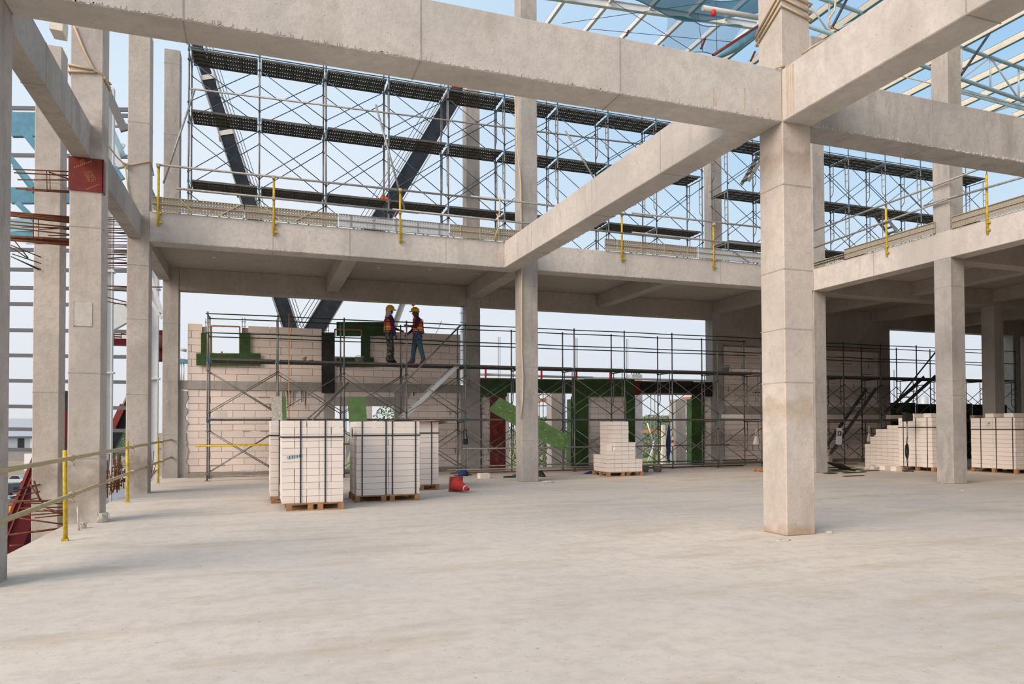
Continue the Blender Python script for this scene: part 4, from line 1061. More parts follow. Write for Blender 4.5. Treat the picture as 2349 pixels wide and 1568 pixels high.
# traffic cone on its side, tip towards the viewer's right
c0 = lay(1047, 1128); tip = lay(1081, 1133)
d = Vector((tip.x-c0.x, tip.y-c0.y, 0)).normalized()
cn = thing('traffic_cone', 'red traffic cone lying on its side with one white band', 'traffic cone', (c0.x+.02, c0.y+.15, 0), (0, 0, math.atan2(d.y, d.x)))
RB = .16; tilt = math.atan2(RB-.03, .52)
R3 = Matrix.Rotation(math.radians(90)+tilt*.62, 3, 'Y')
base_c = Vector((0, 0, .165))
mb = MB(); mb.lathe([(.145, .02), (.135, .05), (.105, .2), (.075, .36), (.062, .42)], 24, base_c, R3); mb.build('cone_body', 'cone_red', cn)
mb = MB(); mb.lathe([(.064, .40), (.052, .46)], 24, base_c, R3); mb.build('white_band', 'white_band', cn)
mb = MB(); mb.lathe([(.052, .46), (.034, .545), (.026, .548), (.020, .50)], 24, base_c, R3); mb.build('cone_tip', 'cone_red', cn)
mb = MB(); q = [R3 @ Vector((x, y, z))+base_c for z in (0, .03) for x, y in ((-.165, -.165), (.165, -.165), (.165, .165), (-.165, .165))]
mb.hexa(q); mb.build('base_plate', 'cone_base', cn, bevel=.008)
mb = MB(); mb.lathe([(.15, .028), (.15, .042), (.135, .045)], 24, base_c, R3); mb.build('base_ring', 'cone_base', cn)
# blocks lying about
for (u, v, sx, sy, sz, rz, lb) in ((1112, 1097, .28, .2, .14, .1, 'single pale block lying on the floor past the cone'),
                                  (1905, 1060, .2, .2, .34, .15, 'single pale block standing on end before the shaded wall'),
                                  (2042, 1077, .5, .2, .13, .1, 'pale block lying by the torn bag under the stepped stack'),
                                  (2062, 1080, .22, .2, .14, .0, 'short block piece lying beside the flood light foot')):
    p = lay(u, v); link('aac_block', BLK['block_new'], None, (p.x, p.y+.1, sz/2), (0, 0, rz), (sx, sy, sz), lb, 'block')
# blocks and tubs on the decks
for (u, v, Y, z, sx, sz, lb) in ((505, 958, YS+.4, 1.655, .34, .19, 'block on the lower scaffold deck near its first bay'), (1680, 958, YS+.3, 1.655, .75, .13, 'long block on the lower deck by the far column'),
                                 (1700, 851, YS+.3, 3.245, .6, .09, 'flat block on the upper deck before the dark wall'), (1745, 855, YS+.3, 3.245, .6, .09, 'second flat block on the upper deck beside the stained column'),
                                 (2056, 955, YS+.4, 1.635, .8, .15, 'block on the dark scaffold deck over the stepped stack'), (2245, 952, YS+.4, 1.635, .7, .15, 'block on the dark scaffold deck past the column')):
    p = at(u, v, Y=Y); link('aac_block', BLK['block_new'], None, (p.x, Y, z+sz/2-.0), None, (sx, .2, sz), lb, 'block')
def tub(x, y, z, r, h, mat, label, name='mixing_tub', handle=True, lid=None):
    o = thing(name, label, 'bucket', (x, y, z))
    mb = MB(); mb.lathe([(r*.72, 0), (r, h), (r*1.06, h), (r*1.06, h+.02), (r*.93, h+.02), (r*.68, .02)], 20); mb.build('shell', mat, o)
    if handle:
        mb = MB(); mb.path([(-r, 0, h), (-r*.7, -.02, h+.05), (0, -.03, h+.06), (r*.7, -.02, h+.05), (r, 0, h)], .006, 5); mb.build('handle', 'steel_grey', o)
    if lid: mb = MB(); mb.lathe([(r*1.0, h*.72), (r*1.05, h*.72), (r*1.05, h*1.02), (r*.98, h*1.02)], 20); mb.build('coloured_rim', lid, o)
for (u, Y, z, r, h, m_, lb, nm, ld) in ((825, YS+.5, DZ, .14, .16, 'bucket_grey', 'grey mixing tub on the workers deck by the green sill board', 'mixing_tub', None),
        (698, YS+.4, DZ, .065, .12, 'bag_white', 'small yellow-topped pot on the workers deck', 'paint_pot', 'bucket_yellow'), (714, YS+.4, DZ, .06, .035, 'bucket_yellow', 'flat yellow lid on the workers deck', 'pot_lid', None),
        (1664, YS+.4, DZ, .13, .17, 'bucket_grey', 'grey tub on the deck before the far dark column', 'mixing_tub', None)):
    p = at(u, 825, Y=Y); tub(p.x, Y, z, r, h, m_, lb, nm, nm == 'mixing_tub', ld)
for (u, v, r, lb) in ((1484, 1083, .15, 'cement-caked tub beside the loose stepped stack'), (1514, 1083, .15, 'cement-caked tub farther from the stepped stack under the harness')):
    p = lay(u, v); tub(p.x, p.y+.15, 0, r, .2, 'mortar', lb)
# welding helmet / kit on the floor
p = lay(1063, 1091)
o = thing('tool_bundle', 'dark blue bundle of tools on the floor behind the cone', 'tool bag', (p.x, p.y, 0))
mb = MB(); mb.lathe([(.14, 0), (.15, .06), (.11, .14), (.05, .17), (.001, .175)], 14); mb.build('bag', 'cloth_blue', o)
mb = MB(); mb.path([(-.12, 0, .02), (-.2, -.05, .02), (-.25, .05, .02)], .012, 5); mb.path([(.1, -.05, .05), (.22, -.08, .03), (.25, .06, .02), (.12, .1, .03)], .010, 5); mb.build('strap', 'black_plastic', o)
# shoulder bag hanging on the scaffold leg
p = at(1068, 1010, Y=YS-.08)
o = thing('shoulder_bag', 'small black bag hanging from a scaffold leg behind the cone', 'bag', (p.x, YS-.08, p.z))
mb = MB(); mb.box(-.085, .075, -.04, .04, -.11, .05); mb.build('pouch', 'black_plastic', o, bevel=.02)
mb = MB(); mb.path([(-.05, 0, .05), (-.06, 0, .3), (-.03, 0, .38), (.02, 0, .3), (.05, 0, .05)], .012, 5); mb.build('strap', 'black_plastic', o)
# hammer handle / breaker on the floor
p = lay(1155, 1096); q_ = lay(1186, 1095)
o = thing('sledge_hammer', 'dark sledge hammer lying on the floor by the roped column', 'hammer')
mb = MB(); mb.tube((p.x, p.y, .03), (q_.x-.1, q_.y, .03), .022, 8); mb.build('handle', 'black_plastic', o)
mb = MB(); mb.box(q_.x-.12, q_.x+.02, q_.y-.05, q_.y+.05, 0, .09); mb.build('hammer_head', 'steel_dark', o, bevel=.01)
# blue cloth lumps
def cloth(u, v, rx, ry, h, mat, label, seed, name='cloth'):
    random.seed(seed); p = lay(u, v); mb = MB(); n_ = 18; vs = [(0, 0, h)]
    for j in range(1, 5):
        for k in range(n_):
            t_ = 2*math.pi*k/n_; f_ = j/4*(1+.25*math.sin(3*t_+seed)+random.uniform(-.1, .1)); z = h*(1-(j/4)**1.5)+random.uniform(0, h*.35)*(j < 4)
            vs.append((rx*f_*math.cos(t_), ry*f_*math.sin(t_), max(z, .0)))
    fs = [(0, 1+k, 1+(k+1) % n_) for k in range(n_)]+[(1+j*n_+k, 1+(j+1)*n_+k, 1+(j+1)*n_+(k+1) % n_, 1+j*n_+(k+1) % n_) for j in range(3) for k in range(n_)]
    fs.append(tuple(1+3*n_+k for k in range(n_-1, -1, -1)))
    mb.add(vs, fs, True); mb.build(name, mat, label=label, cat='cloth', loc=(p.x, p.y, 0))
cloth(1358, 1086, .26, .16, .07, 'cloth_blue', 'crumpled dark blue cloth on the floor before the stepped stack', 4)
cloth(1240, 1092, .16, .2, .14, 'black_plastic', 'dark crumpled bag peeping out behind the roped column', 6, 'rubbish_bag')
# torn cement bag
cloth(2000, 1075, .26, .2, .12, 'bag_white', 'torn white cement bag on the floor by the stepped stack', 8, 'cement_bag')
p = at(2050, 982, Y=18.6)
o = MB(); random.seed(3); o.lathe([(.17, 0), (.19, .03), (.15, .06), (.05, .075), (.001, .076)], 14); o.build('folded_sack', 'bag_white', label='crumpled pale sack on top of the stepped stack', cat='bag', loc=(19.65, 18.58, .02+8*.125), scale=(1.3, .6, 1))
# hanging harness and bags
p = at(1533, 985, Y=YS-.08)
o = thing('safety_harness', 'blue safety harness hanging from the scaffold beside the stepped stack', 'harness', (p.x, YS-.1, 0))
random.seed(9)
for k in range(9):
    mb = MB(); x = random.uniform(-.06, .06); zt_, zb_ = 1.36+random.uniform(-.2, .06), random.uniform(.18, .55)
    mb.path([(0, 0, 1.42), (x*.6, -.02, zt_), (x*1.6, random.uniform(-.03, .02), (zt_+zb_)/2), (x, .0, zb_), (x-.03, .02, zb_+.2), (x*.2, .03, 1.0)], [.012, .02, .026, .02, .018, .012], 5); mb.build('webbing', 'cloth_blue', o)
mb = MB(); mb.path([(-.03, 0, 1.42), (-.1, -.02, 1.1), (-.13, -.02, .8), (-.11, -.02, .62), (-.03, 0, .55)], .010, 5); mb.build('lanyard', 'bag_white', o)
def sling_bag(u, v, w, h, label, Y, red=False, sc=1.0):
    p = at(u, v, Y=Y); o = thing('carrier_bag', label, 'bag', (p.x, Y, p.z))
    mb = MB(); n_ = 14; vs = []
    prof = [(.30, h), (.55, h*.85), (.85, h*.45), (1.0, h*.12), (.95, 0), (.6, -.012)]
    for (f_, z) in prof:
        for k in range(n_): t_ = 2*math.pi*k/n_; rr = 1+.10*math.sin(3*t_+z*9); vs.append((w/2*f_*math.cos(t_)*rr, .05*f_*math.sin(t_)*rr, z))
    fs = [(j*n_+k, j*n_+(k+1) % n_, (j+1)*n_+(k+1) % n_, (j+1)*n_+k) for j in range(len(prof)-1) for k in range(n_)]
    fs.append(tuple((len(prof)-1)*n_+k for k in range(n_))); mb.add(vs, fs, True); mb.build('sack', 'bag_white', o)
    for x in (-.25, .25): mb = MB(); mb.path([(x*w, 0, h*.85), (x*w*.5, 0, h*1.5), (0, 0, h*1.95)], .008, 5); mb.build('handle', 'bag_white', o)
    if red:
        mb = MB(); mb.box(-w*.42, -w*.05, -.058, -.05, h*.35, h*.62); mb.box(w*.0, w*.3, -.058, -.05, -.01, h*.12); mb.build('red_print', 'bag_red', o)
    return o
sling_bag(1544, 1022, .22, .30, 'white carrier bag with red print hanging beside the blue harness', YS-.12, True)
sling_bag(1735, 1019, .26, .28, 'cream sling bag hanging from the scaffold next to the stained column', YS-.08)
sling_bag(1994, 1012, .22, .30, 'cream sling bag hanging in the shade near the stepped stack', YS-.0)
p = at(1925, 1000, Y=YS-.03)
o = thing('poster_bag', 'printed plastic sheet hanging from the dark scaffold', 'poster', (p.x, YS-.03, p.z), (0, math.radians(4), 0))
mb = MB(); mb.box(-.14, .13, -.006, 0, -.30, .30); mb.build('sheet', 'plastic_wrap', o)
mb = MB(); mb.box(-.08, .09, -.009, -.006, .02, .18); mb.build('picture', 'poster_dark', o)
mb = MB(); mb.box(-.03, .02, -.011, -.009, .05, .15)
for k in range(5): mb.box(-.12+.0*k, -.02+.0*k, -.009, -.006, -.10-.03*k, -.09-.03*k)
mb.build('printed_line', 'reflector', o)
# flood light on a stand with its cable
p = lay(2082, 1081); zf = at(2084, 955, Y=p.y).z
o = thing('flood_light', 'flood light on a thin steel stand before the shaded packs', 'lamp', (p.x, p.y, 0))
mb = MB(); mb.tube((0, 0, .03), (.0, 0, zf-.15), .02, 8); mb.build('pole', 'galv', o)
mb = MB(); mb.bar((-.22, -.05, .02), (.2, .03, .02), .04, .04); mb.build('foot', 'steel_dark', o)
mb = MB(); mb.bar((-.0, -.2, .02), (.02, .2, .02), .04, .04); mb.build('foot', 'steel_dark', o)
mb = MB(); mb.hexa([(-.10, -.06, zf-.15), (.13, -.10, zf-.13), (.13, .05, zf-.13), (-.10, .08, zf-.15), (-.10, -.06, zf+.13), (.13, -.10, zf+.08), (.13, .05, zf+.08), (-.10, .08, zf+.13)]); hd = mb.build('lamp_head', 'black_plastic', o)
mb = MB(); mb.box(-.106, -.101, -.05, .07, zf-.12, zf+.10); mb.build('lens', 'car_glass', hd)
random.seed(4); mb = MB()
for k in range(6): mb.path([(-.10-.05*math.sin(t_/10*2*math.pi)*(.6+.12*k), -.04-.01*k, .62+.22*math.cos(t_/10*2*math.pi)*(.85+.04*k)) for t_ in range(11)], .009, 5)
mb.path([(-.08, -.04, .42), (-.04, -.03, .2), (.02, -.03, .02), (.15, -.1, .012)], .009, 5); mb.path([(-.08, -.03, .8), (0, -.02, 1.1), (.02, 0, zf-.1)], .009, 5)
mb.build('cable', 'black_plastic', o)
# heap of plywood offcuts on the floor beside the stained column: every sheet its own thing
random.seed(12)
offs = [(1928, 1082, .95, .5, .35, .03, 'ply_black'), (1925, 1072, 1.1, .3, .1, .0, 'ply_black'), (1940, 1078, 1.2, .25, -.05, .02, 'ply_green'), (1960, 1084, .9, .12, .1, .01, 'ply_green'), (1958, 1092, .8, .08, .12, .01, 'rust'), (1995, 1080, .7, .12, -.02, .008, 'rust'), (1945, 1066, .8, .1, .02, .03, 'ply_green'), (1905, 1086, .5, .2, .3, .012, 'ply_green')]
nm_ = ['widest tilted dark sheet in the offcut heap beside the stained column', 'long dark board in the offcut heap', 'long green board in the offcut heap', 'narrow green strip at the near side of the offcut heap', 'thin brown lath lying apart before the offcut heap', 'brown lath reaching towards the cement bag', 'narrow green strip at the back of the offcut heap', 'small green piece under the tilted dark sheet']
for (u, v, L_, wd_, rz_, z_, m_), lb in zip(offs, nm_):
    p = lay(u, v); mb = MB(); mb.box(-L_/2, L_/2, -wd_/2, wd_/2, 0, .014); mb.build('plywood_offcut', m_, label=lb, cat='board', loc=(p.x, p.y, z_ if lb[0:6] != 'widest' else .16), rot=(0, 0, rz_) if lb[0:6] != 'widest' else (math.radians(4), math.radians(16), .35))
p = lay(1744, 1082); 
for k in range(5):
    mb = MB(); mb.box(-.3, .3, -.2, .2, 0, .02); mb.build('timber_piece', 'pallet_wood', label=['bottom', 'second', 'middle', 'fourth', 'top'][k]+' board of the little timber pile beside the stained column', cat='board', loc=(p.x+.2, p.y, .022*k), rot=(0, 0, .04*k))
# pipe stubs and lumps by the floor edge
def lump(u, v, r, h, label, seed, wraps=True):
    random.seed(seed); p = lay(u, v); o = thing('pipe_stub', label, 'pipe', (p.x, p.y, 0))
    mb = MB(); mb.lathe([(r, 0), (r*.98, h*.9), (r*.9, h), (r*.8, h)], 14); mb.build('pipe', 'plaster_mark', o)
    if wraps:
        mb = MB()
        for k in range(9):
            t_ = 2*math.pi*k/9; mb.path([(r*math.cos(t_), r*math.sin(t_), h), (r*1.12*math.cos(t_), r*1.12*math.sin(t_), h*.8), (r*1.15*math.cos(t_+.2), r*1.15*math.sin(t_+.2), h*(.45+.3*random.random()))], .005, 4)
        mb.build('torn_film', 'bag_white', o)
lump(233, 1197, .085, .14, 'large wrapped pipe stub at the foot of the collared column', 1); lump(190, 1211, .045, .085, 'small wrapped pipe stub near the thin floor bar', 2)
p = lay(181, 1216); t_ = at(178, 1162, Y=p.y); mb = MB(); mb.tube((p.x, p.y, 0), (t_.x, p.y, t_.z), .012, 8); mb.build('floor_bar', 'plaster_mark', label='thin upright bar standing in the floor before the collared column', cat='bar')
for (u, v, rx, ry, h, lb, sd) in ((1256, 1106, .16, .12, .05, 'flat pale lump of spilt mortar beside the roped column', 3), (1797, 1239, .11, .05, .02, 'thin mortar crust at the foot of the stained column', 5), (1902, 1222, .06, .04, .03, 'small mortar crumb on the floor right beside the stained column', 7), (2208, 1125, .05, .05, .03, 'small mortar crumb on the open floor by the shaded packs', 2), (1245, 1112, .06, .06, .025, 'small mortar crumb touching the roped column', 1)):
    random.seed(sd); p = lay(u, v); mb = MB(); n_ = 14; vs = [(0, 0, h)]
    for f_, zf_ in ((.5, .9), (.85, .55), (1.0, 0)):
        for k in range(n_): a_ = 2*math.pi*k/n_; g_ = f_*(1+random.uniform(-.18, .18)); vs.append((rx*g_*math.cos(a_), ry*g_*math.sin(a_), h*zf_))
    fs = [(0, 1+k, 1+(k+1) % n_) for k in range(n_)]+[(1+j*n_+k, 1+(j+1)*n_+k, 1+(j+1)*n_+(k+1) % n_, 1+j*n_+(k+1) % n_) for j in range(2) for k in range(n_)]+[tuple(1+2*n_+k for k in range(n_-1, -1, -1))]
    mb.add(vs, fs, True); mb.build('mortar_lump', 'plaster_mark', label=lb, cat='mortar', loc=(p.x, p.y, 0))
# ------------------------------------------------------------------ ropes
def rope(pts, r, label, mat='rope'):
    mb = MB(); mb.path(pts, r, 6); return mb.build('rope', mat, label=label, cat='rope')
y = YB-.02
P2 = lambda u, v: at(u, v, Y=y)
z_ = lambda u, v: at(u, v, Y=y).z
rope([P2(170, 60), P2(195, 120), P2(215, 160), P2(238, 172)] + [Vector((XL+.02, YB+.1, z_(240, 178))), Vector((XL+.02, YB+.42, at(252, 200, Y=YB+.4).z))], .016, 'cream rope hanging down to the collared column')
zt_ = z_(190, 152)
lp = MB()
for dz in (0, -.10):
    lp.path([(XO-.02, YB-.02, zt_+dz), (XL-.10, YB-.02, z_(217, 161)+dz*.3)], .016, 6)
    lp.path([(XO-.02, YB-.02, zt_+dz), (XO-.02, YB+S+.02, zt_+dz), (XL+.02, YB+S+.02, zt_+dz), (XL+.02, YB-.02, z_(240, 178))], .016, 6)
lp.build('rope', 'rope', label='doubled cream rope wound round the collared column', cat='rope')
y2 = YG-.02
q1 = at(287, 378, Y=y2)
lp = MB(); lp.path([at(250, 336, Y=y2-1.0), at(268, 360, Y=y2-.4), q1, at(300, 378, Y=y2), at(342, 370, Y=y2), (XL+.02, y2, at(342, 370, Y=y2).z), (XL+.02, YG+S+.02, q1.z), (XO-.02, YG+S+.02, q1.z), (XO-.02, y2, q1.z), q1], .015, 6)
lp.path([q1, at(293, 430, Y=y2), at(303, 475, Y=y2), at(313, 500, Y=y2), at(316, 540, Y=y2), at(313, 541, Y=y2), at(311, 500, Y=y2)], .014, 6)
lp.path([q1+Vector((a_*.05, -.03, b_*.05)) for a_, b_ in ((0, 0), (1, .5), (.5, -1), (-1, -.4), (-.4, .8), (1, .2), (.7, -2), (.2, -1.2))], .016, 6)
lp.build('rope', 'rope', label='cream rope knotted round the edge column above the slab corner', cat='rope')
# rope down the roped column
rp_ = [at(1180, 200, Y=YG-.03), at(1186, 330, Y=YG-.03), at(1195, 420, Y=YG-.03), at(1196, 560, Y=YG-.03)]
rp_ += [at(1197, v, Y=YG-.03) for v in (620, 700, 800)] + [at(1200, 860, Y=YG-.02), at(1199, 920, Y=YG-.02), at(1194, 960, Y=YG-.02)]
rope(rp_, .016, 'long tan rope hanging straight down the roped column')
rope([at(1146, 450, Y=YG-.15), at(1147, 480, Y=YG-.15), at(1143, 500, Y=YG-.15), at(1150, 495, Y=YG-.15), at(1140, 490, Y=YG-.15), at(1146, 515, Y=YG-.15), at(1133, 550, Y=YG-.06)], .018, 'short rope knotted on the slab edge tube')
# ropes on the stained column
lp = MB(); zr = at(1790, 10, Y=YF).z
for k in range(3):
    z0_ = zr+.10*k-.02
    lp.path([(XF-.02, YF+S+.02, z0_-.28-.03*k), (XF-.02, YF-.02, z0_), (XF+S+.02, YF-.02, z0_-.10), (XF+S+.02, YF+S+.02, z0_-.2), (XF-.02, YF+S+.02, z0_-.28-.03*k)], .016, 6)
lp.build('rope', 'rope', label='rope wound three times round the top of the stained column', cat='rope')
rope([at(1918, -10, Y=YF-.2), at(1914, 25, Y=YF-.2), at(1900, 45, Y=YF-.2), at(1903, 60, Y=YF-.2), at(1918, 68, Y=YF-.2), at(1925, 72, X=XF+.03), at(1862, 108, X=XF+.03), at(1840, 124, X=XF+.02)], .013, 'cream rope lying over the overhead beam beside the stained column')
rope([at(1780, 155, Y=YF-.012), at(1800, 152, Y=YF-.012)], .012, 'short rope end at the beam joint of the stained column')
rope([at(663, 718, Y=YS-.05), at(663, 800, Y=YS-.06), at(662, 880, Y=YS-.05), at(663, 960, Y=YS-.05)], .012, 'orange rope hanging from the workers rail before the block wall', 'rope_orange')
# ------------------------------------------------------------------ steel roof over the hall
rf = thing('steel_roof', 'pale steel roof rafter with cream purlins against the sky above the long beam', 'roof frame')
YR = 24.0
def chord_y(x): return (x-1330)*.146
a, b2 = at(1200, chord_y(1200), Y=YR), at(1775, chord_y(1775), Y=YR)
mb = MB(); mb.bar(a, b2, .04, .26); mb.bar(a+Vector((0, 0, .13)), b2+Vector((0, 0, .13)), .16, .02); mb.bar(a-Vector((0, 0, .13)), b2-Vector((0, 0, .13)), .16, .02); mb.build('rafter', 'steel_white', rf)
for u in (1298, 1395, 1488, 1578, 1660, 1735):
    p = at(u, chord_y(u)-6, Y=YR)
    mb = MB(); mb.box(p.x-.012, p.x, 16.5, 27.5, p.z-.11, p.z+.11); mb.box(p.x-.012, p.x+.09, 16.5, 27.5, p.z+.10, p.z+.112); mb.box(p.x-.012, p.x+.09, 16.5, 27.5, p.z-.112, p.z-.10); mb.build('purlin', 'steel_white', rf)
    mb = MB(); mb.box(p.x-.04, p.x+.10, YR-.08, YR+.08, p.z-.22, p.z-.10); mb.build('cleat', 'steel_cream', rf)
for (ua, va, ub, vb) in ((1608, 112, 1618, 88), (1437, 82, 1442, 70), (1722, 140, 1732, 118)):
    mb = MB(); mb.bar(at(ua, va, Y=22), at(ub, vb, Y=22), .06, .06); mb.build('sag_strut', 'ply_red', rf)
for (ua, va, ub, vb) in ((1400, 0, 1585, 115), (1290, 54, 1630, 5), (1350, 66, 1720, 100), (1600, 30, 1612, 118), (1642, 0, 1645, 122)):
    mb = MB(); mb.tube(at(ua, va, Y=21.5), at(ub, vb, Y=21.5), .010, 5); mb.build('wire', 'steel_dark', rf)
# tube truss with purlins
tr = thing('tube_truss', 'pale green tube truss with cream purlins over the covered bay', 'truss')
YT = 20.0
def tc_(x): return .347*x-657
def bc_(x): return 60+.347*(x-1855)
for f_ in (tc_, bc_):
    mb = MB(); mb.tube(at(1800, f_(1800), Y=YT), at(2560, f_(2560), Y=YT), .072, 10); mb.build('chord', 'steel_teal', tr)
wb = [1840, 1902, 1990, 2070, 2140, 2205, 2272, 2337, 2400, 2460]
for i, u in enumerate(wb):
    mb = MB(); mb.tube(at(u, tc_(u), Y=YT), at(u, bc_(u), Y=YT), .035, 8); mb.build('web', 'steel_white', tr)
    if i < len(wb)-1:
        v_ = wb[i+1]; mb = MB()
        if i % 2: mb.tube(at(u, bc_(u), Y=YT), at(v_, tc_(v_), Y=YT), .032, 8)
        else: mb.tube(at(u, tc_(u), Y=YT), at(v_, bc_(v_), Y=YT), .032, 8)
        mb.build('web', 'steel_white', tr)
for u in (1855, 1915, 1975, 2033, 2090, 2148, 2205, 2262, 2319, 2375, 2430, 2485, 2540):
    p = at(u, tc_(u)-6, Y=YT); y0_, y1_ = 13.0, 24.8
    mb = MB(); mb.box(p.x-.012, p.x, y0_, y1_, p.z-.13, p.z+.13); mb.build('purlin', 'steel_cream', tr)
    mb = MB(); mb.box(p.x-.012, p.x+.10, y0_, y1_, p.z+.12, p.z+.135); mb.box(p.x-.012, p.x+.10, y0_, y1_, p.z-.135, p.z-.12); mb.build('purlin_flange', 'steel_blue', tr)
for (ua, va, ub, vb) in ((2276, 68, 2205, 172), (1946, -8, 1908, 64)):
    mb = MB(); mb.tube(at(ua, va, Y=19.3), at(ub, vb, Y=19.3), .05, 8); mb.build('prop', 'steel_dark', tr)
mb = MB(); mb.tube(at(2000, 158, Y=18.5), at(2420, 262, Y=18.5), .02, 6); mb.build('cable', 'rope', tr)
mb = MB(); mb.bar(at(2190, 205, Y=22), at(2400, 262, Y=22), .04, .22); mb.build('tie_beam', 'steel_teal', tr)
for (ua, va, ub, vb) in ((2225, 268, 2349, 232), (2245, 285, 2349, 258)):
    mb = MB(); mb.tube(at(ua, va, Y=23), at(ub, vb, Y=23), .10, 10); mb.build('far_tube', 'steel_white', tr)
# blue nets
def net(pts, label, nu=14, nv=5, sag=.3, Y=22.0, seed=1, mat='net_blue'):
    random.seed(seed); A, B_, C_, D_ = [at(u, v, Y=Y+dy) for (u, v, dy) in pts]; vs = []
    for j in range(nv+1):
        for i in range(nu+1):
            s_, t_ = i/nu, j/nv
            p = (A.lerp(B_, s_)).lerp(D_.lerp(C_, s_), t_); p.z -= sag*4*s_*(1-s_)*(.4+.6*t_); p.y += .15*math.sin(s_*9+t_*3+seed); vs.append(p)
    o = thing('debris_net', label, 'net')
    mb = MB(); mb.add(vs, [(j*(nu+1)+i, j*(nu+1)+i+1, (j+1)*(nu+1)+i+1, (j+1)*(nu+1)+i) for j in range(nv) for i in range(nu)], True)
    mb.build('mesh_sheet', mat, o)
    mb = MB(); mb.path(vs[:nu+1], .02, 5); mb.path(vs[-nu-1:], .02, 5); mb.build('edge_cord', 'steel_blue', o)
net([(1430, -20, 0), (1745, -10, 0), (1745, 26, .5), (1440, -2, .5)], 'bright blue net slung along the roof edge', sag=.5, Y=20.5, mat='net_teal')
net([(1532, 36, 0), (1700, 62, 0), (1672, 118, .6), (1518, 104, .6)], 'thin blue net hanging below the roof rafter', sag=.2, Y=22.5, seed=3)
o = thing('net_roll', 'rolled blue net lashed to a red tube beside the stained column', 'net')
A, B_ = at(1636, 128, Y=21), at(1760, 48, Y=21)
mb = MB(); mb.tube(A, B_, .07, 8); mb.build('tube', 'ply_red', o)
mb = MB(); mb.path([A+Vector((0, 0, -.12)), A.lerp(B_, .4)+Vector((0, 0, -.2)), B_+Vector((0, 0, -.14))], [.08, .16, .12], 8); mb.build('roll', 'steel_blue', o)
o = thing('net_boom', 'white tube with a red lamp carrying the blue net by the stained column', 'tube')
A, B_ = at(1612, 18, Y=20.5), at(1748, 42, Y=20.5)
mb = MB(); mb.tube(A, B_, .09, 10); mb.build('tube', 'pipe_white', o)
q = at(1637, 30, Y=20.4); mb = MB(); mb.lathe([(.02, -.12), (.09, -.06), (.09, .06), (.03, .12)], 12, q); mb.build('lamp', 'red_paint', o)

# ------------------------------------------------------------------ mobile cranes beyond the building
def boom(label, ua, va, ub, vb, Y, wa, wb_, mat, collars=(), zlow=GZ, edge='boom_white', twin=False):
    a, b2 = at(ua, va, Y=Y), at(ub, vb, Y=Y)      # a: upper, b2: lower
    foot = b2+(b2-a)*((b2.z-GZ-1.6)/(a.z-b2.z))
    d = (b2-a).normalized(); L_ = (b2-a).length
    o = thing('crane_boom', label, 'crane')
    n_ = len(collars)+1; cut = [0]+list(collars)+[1]
    for i in range(n_):
        p, q_ = a+d*L_*cut[i], a+d*L_*cut[i+1]; w_ = wa+(wb_-wa)*i/max(1, n_-1)
        mb = MB(); mb.bar(p, q_, w_, w_*1.15, (0, 1, 0)); mb.build('boom_section', mat, o)
        if i: mb = MB(); mb.bar(p-d*.12, p+d*.12, w_*1.25, w_*1.3, (0, 1, 0)); mb.build('collar', edge, o)
    mb = MB(); mb.bar(b2, foot, wb_, wb_*1.15, (0, 1, 0)); mb.build('boom_foot', mat, o)
    mb = MB(); mb.box(foot.x-2.2, foot.x+2.2, Y-1.2, Y+1.2, GZ, GZ+1.9); mb.build('carrier', 'steel_dark', o)
    side = d.cross(Vector((0, 1, 0))).normalized()
    mb = MB()
    for s_ in (1, -1): mb.bar(a+side*s_*wb_*.5-Vector((0, wb_*.6, 0)), b2+side*s_*wb_*.5-Vector((0, wb_*.6, 0)), .05, .05)
    mb.build('edge_rail', 'boom_grey', o)
    if twin:
        mb = MB()
        for s_ in (.62, .8, 1.0): mb.tube(a+side*s_*wb_*twin, b2+side*s_*wb_*twin, .02, 4)
        mb.build('hoist_rope', 'steel_dark', o)
    return o, a, d
boom('dark telescopic crane boom leaning past the first scaffold bay', 447, 90, 668, 762, 40, .50, .72, 'boom_dark', (.135, .32, .51), twin=1)
o, a, d = boom('thick black crane boom leaning across behind the scaffold towards the far column', 1056, 200, 716, 765, 38, .78, .95, 'boom_dark', (.5,), edge='boom_orange', twin=-1)
p = at(1046, 198, Y=37.8); mb = MB(); mb.box(p.x-.25, p.x+.25, 37.5, 38.2, p.z-.2, p.z+.2); mb.build('boom_head', 'boom_orange', o, bevel=.04)
boom('slim grey crane jib behind the two workers', 950, 624, 893, 775, 44, .24, .30, 'boom_grey')
o = thing('crane_hook', 'red hook block hanging just above the jeans worker', 'crane hook')
p = at(948, 697, Y=44); YK = 44; mb = MB(); mb.box(p.x-.1, p.x+.1, 43.9, 44.1, p.z-.10, p.z+.22); mb.build('block', 'red_paint', o, bevel=.03)
mb = MB(); mb.path([(p.x, YK, p.z-.1), (p.x, YK, p.z-.2), (p.x+.05, YK, p.z-.28), (p.x, YK, p.z-.33), (p.x-.06, YK, p.z-.28)], .025, 6); mb.build('hook', 'red_paint', o)
mb = MB(); mb.tube((p.x-.04, YK, p.z+.2), (p.x-.04, YK, p.z+2.05), .012, 5); mb.tube((p.x+.04, YK, p.z+.2), (p.x+.04, YK, p.z+2.05), .012, 5); mb.build('hoist_rope', 'steel_dark', o)
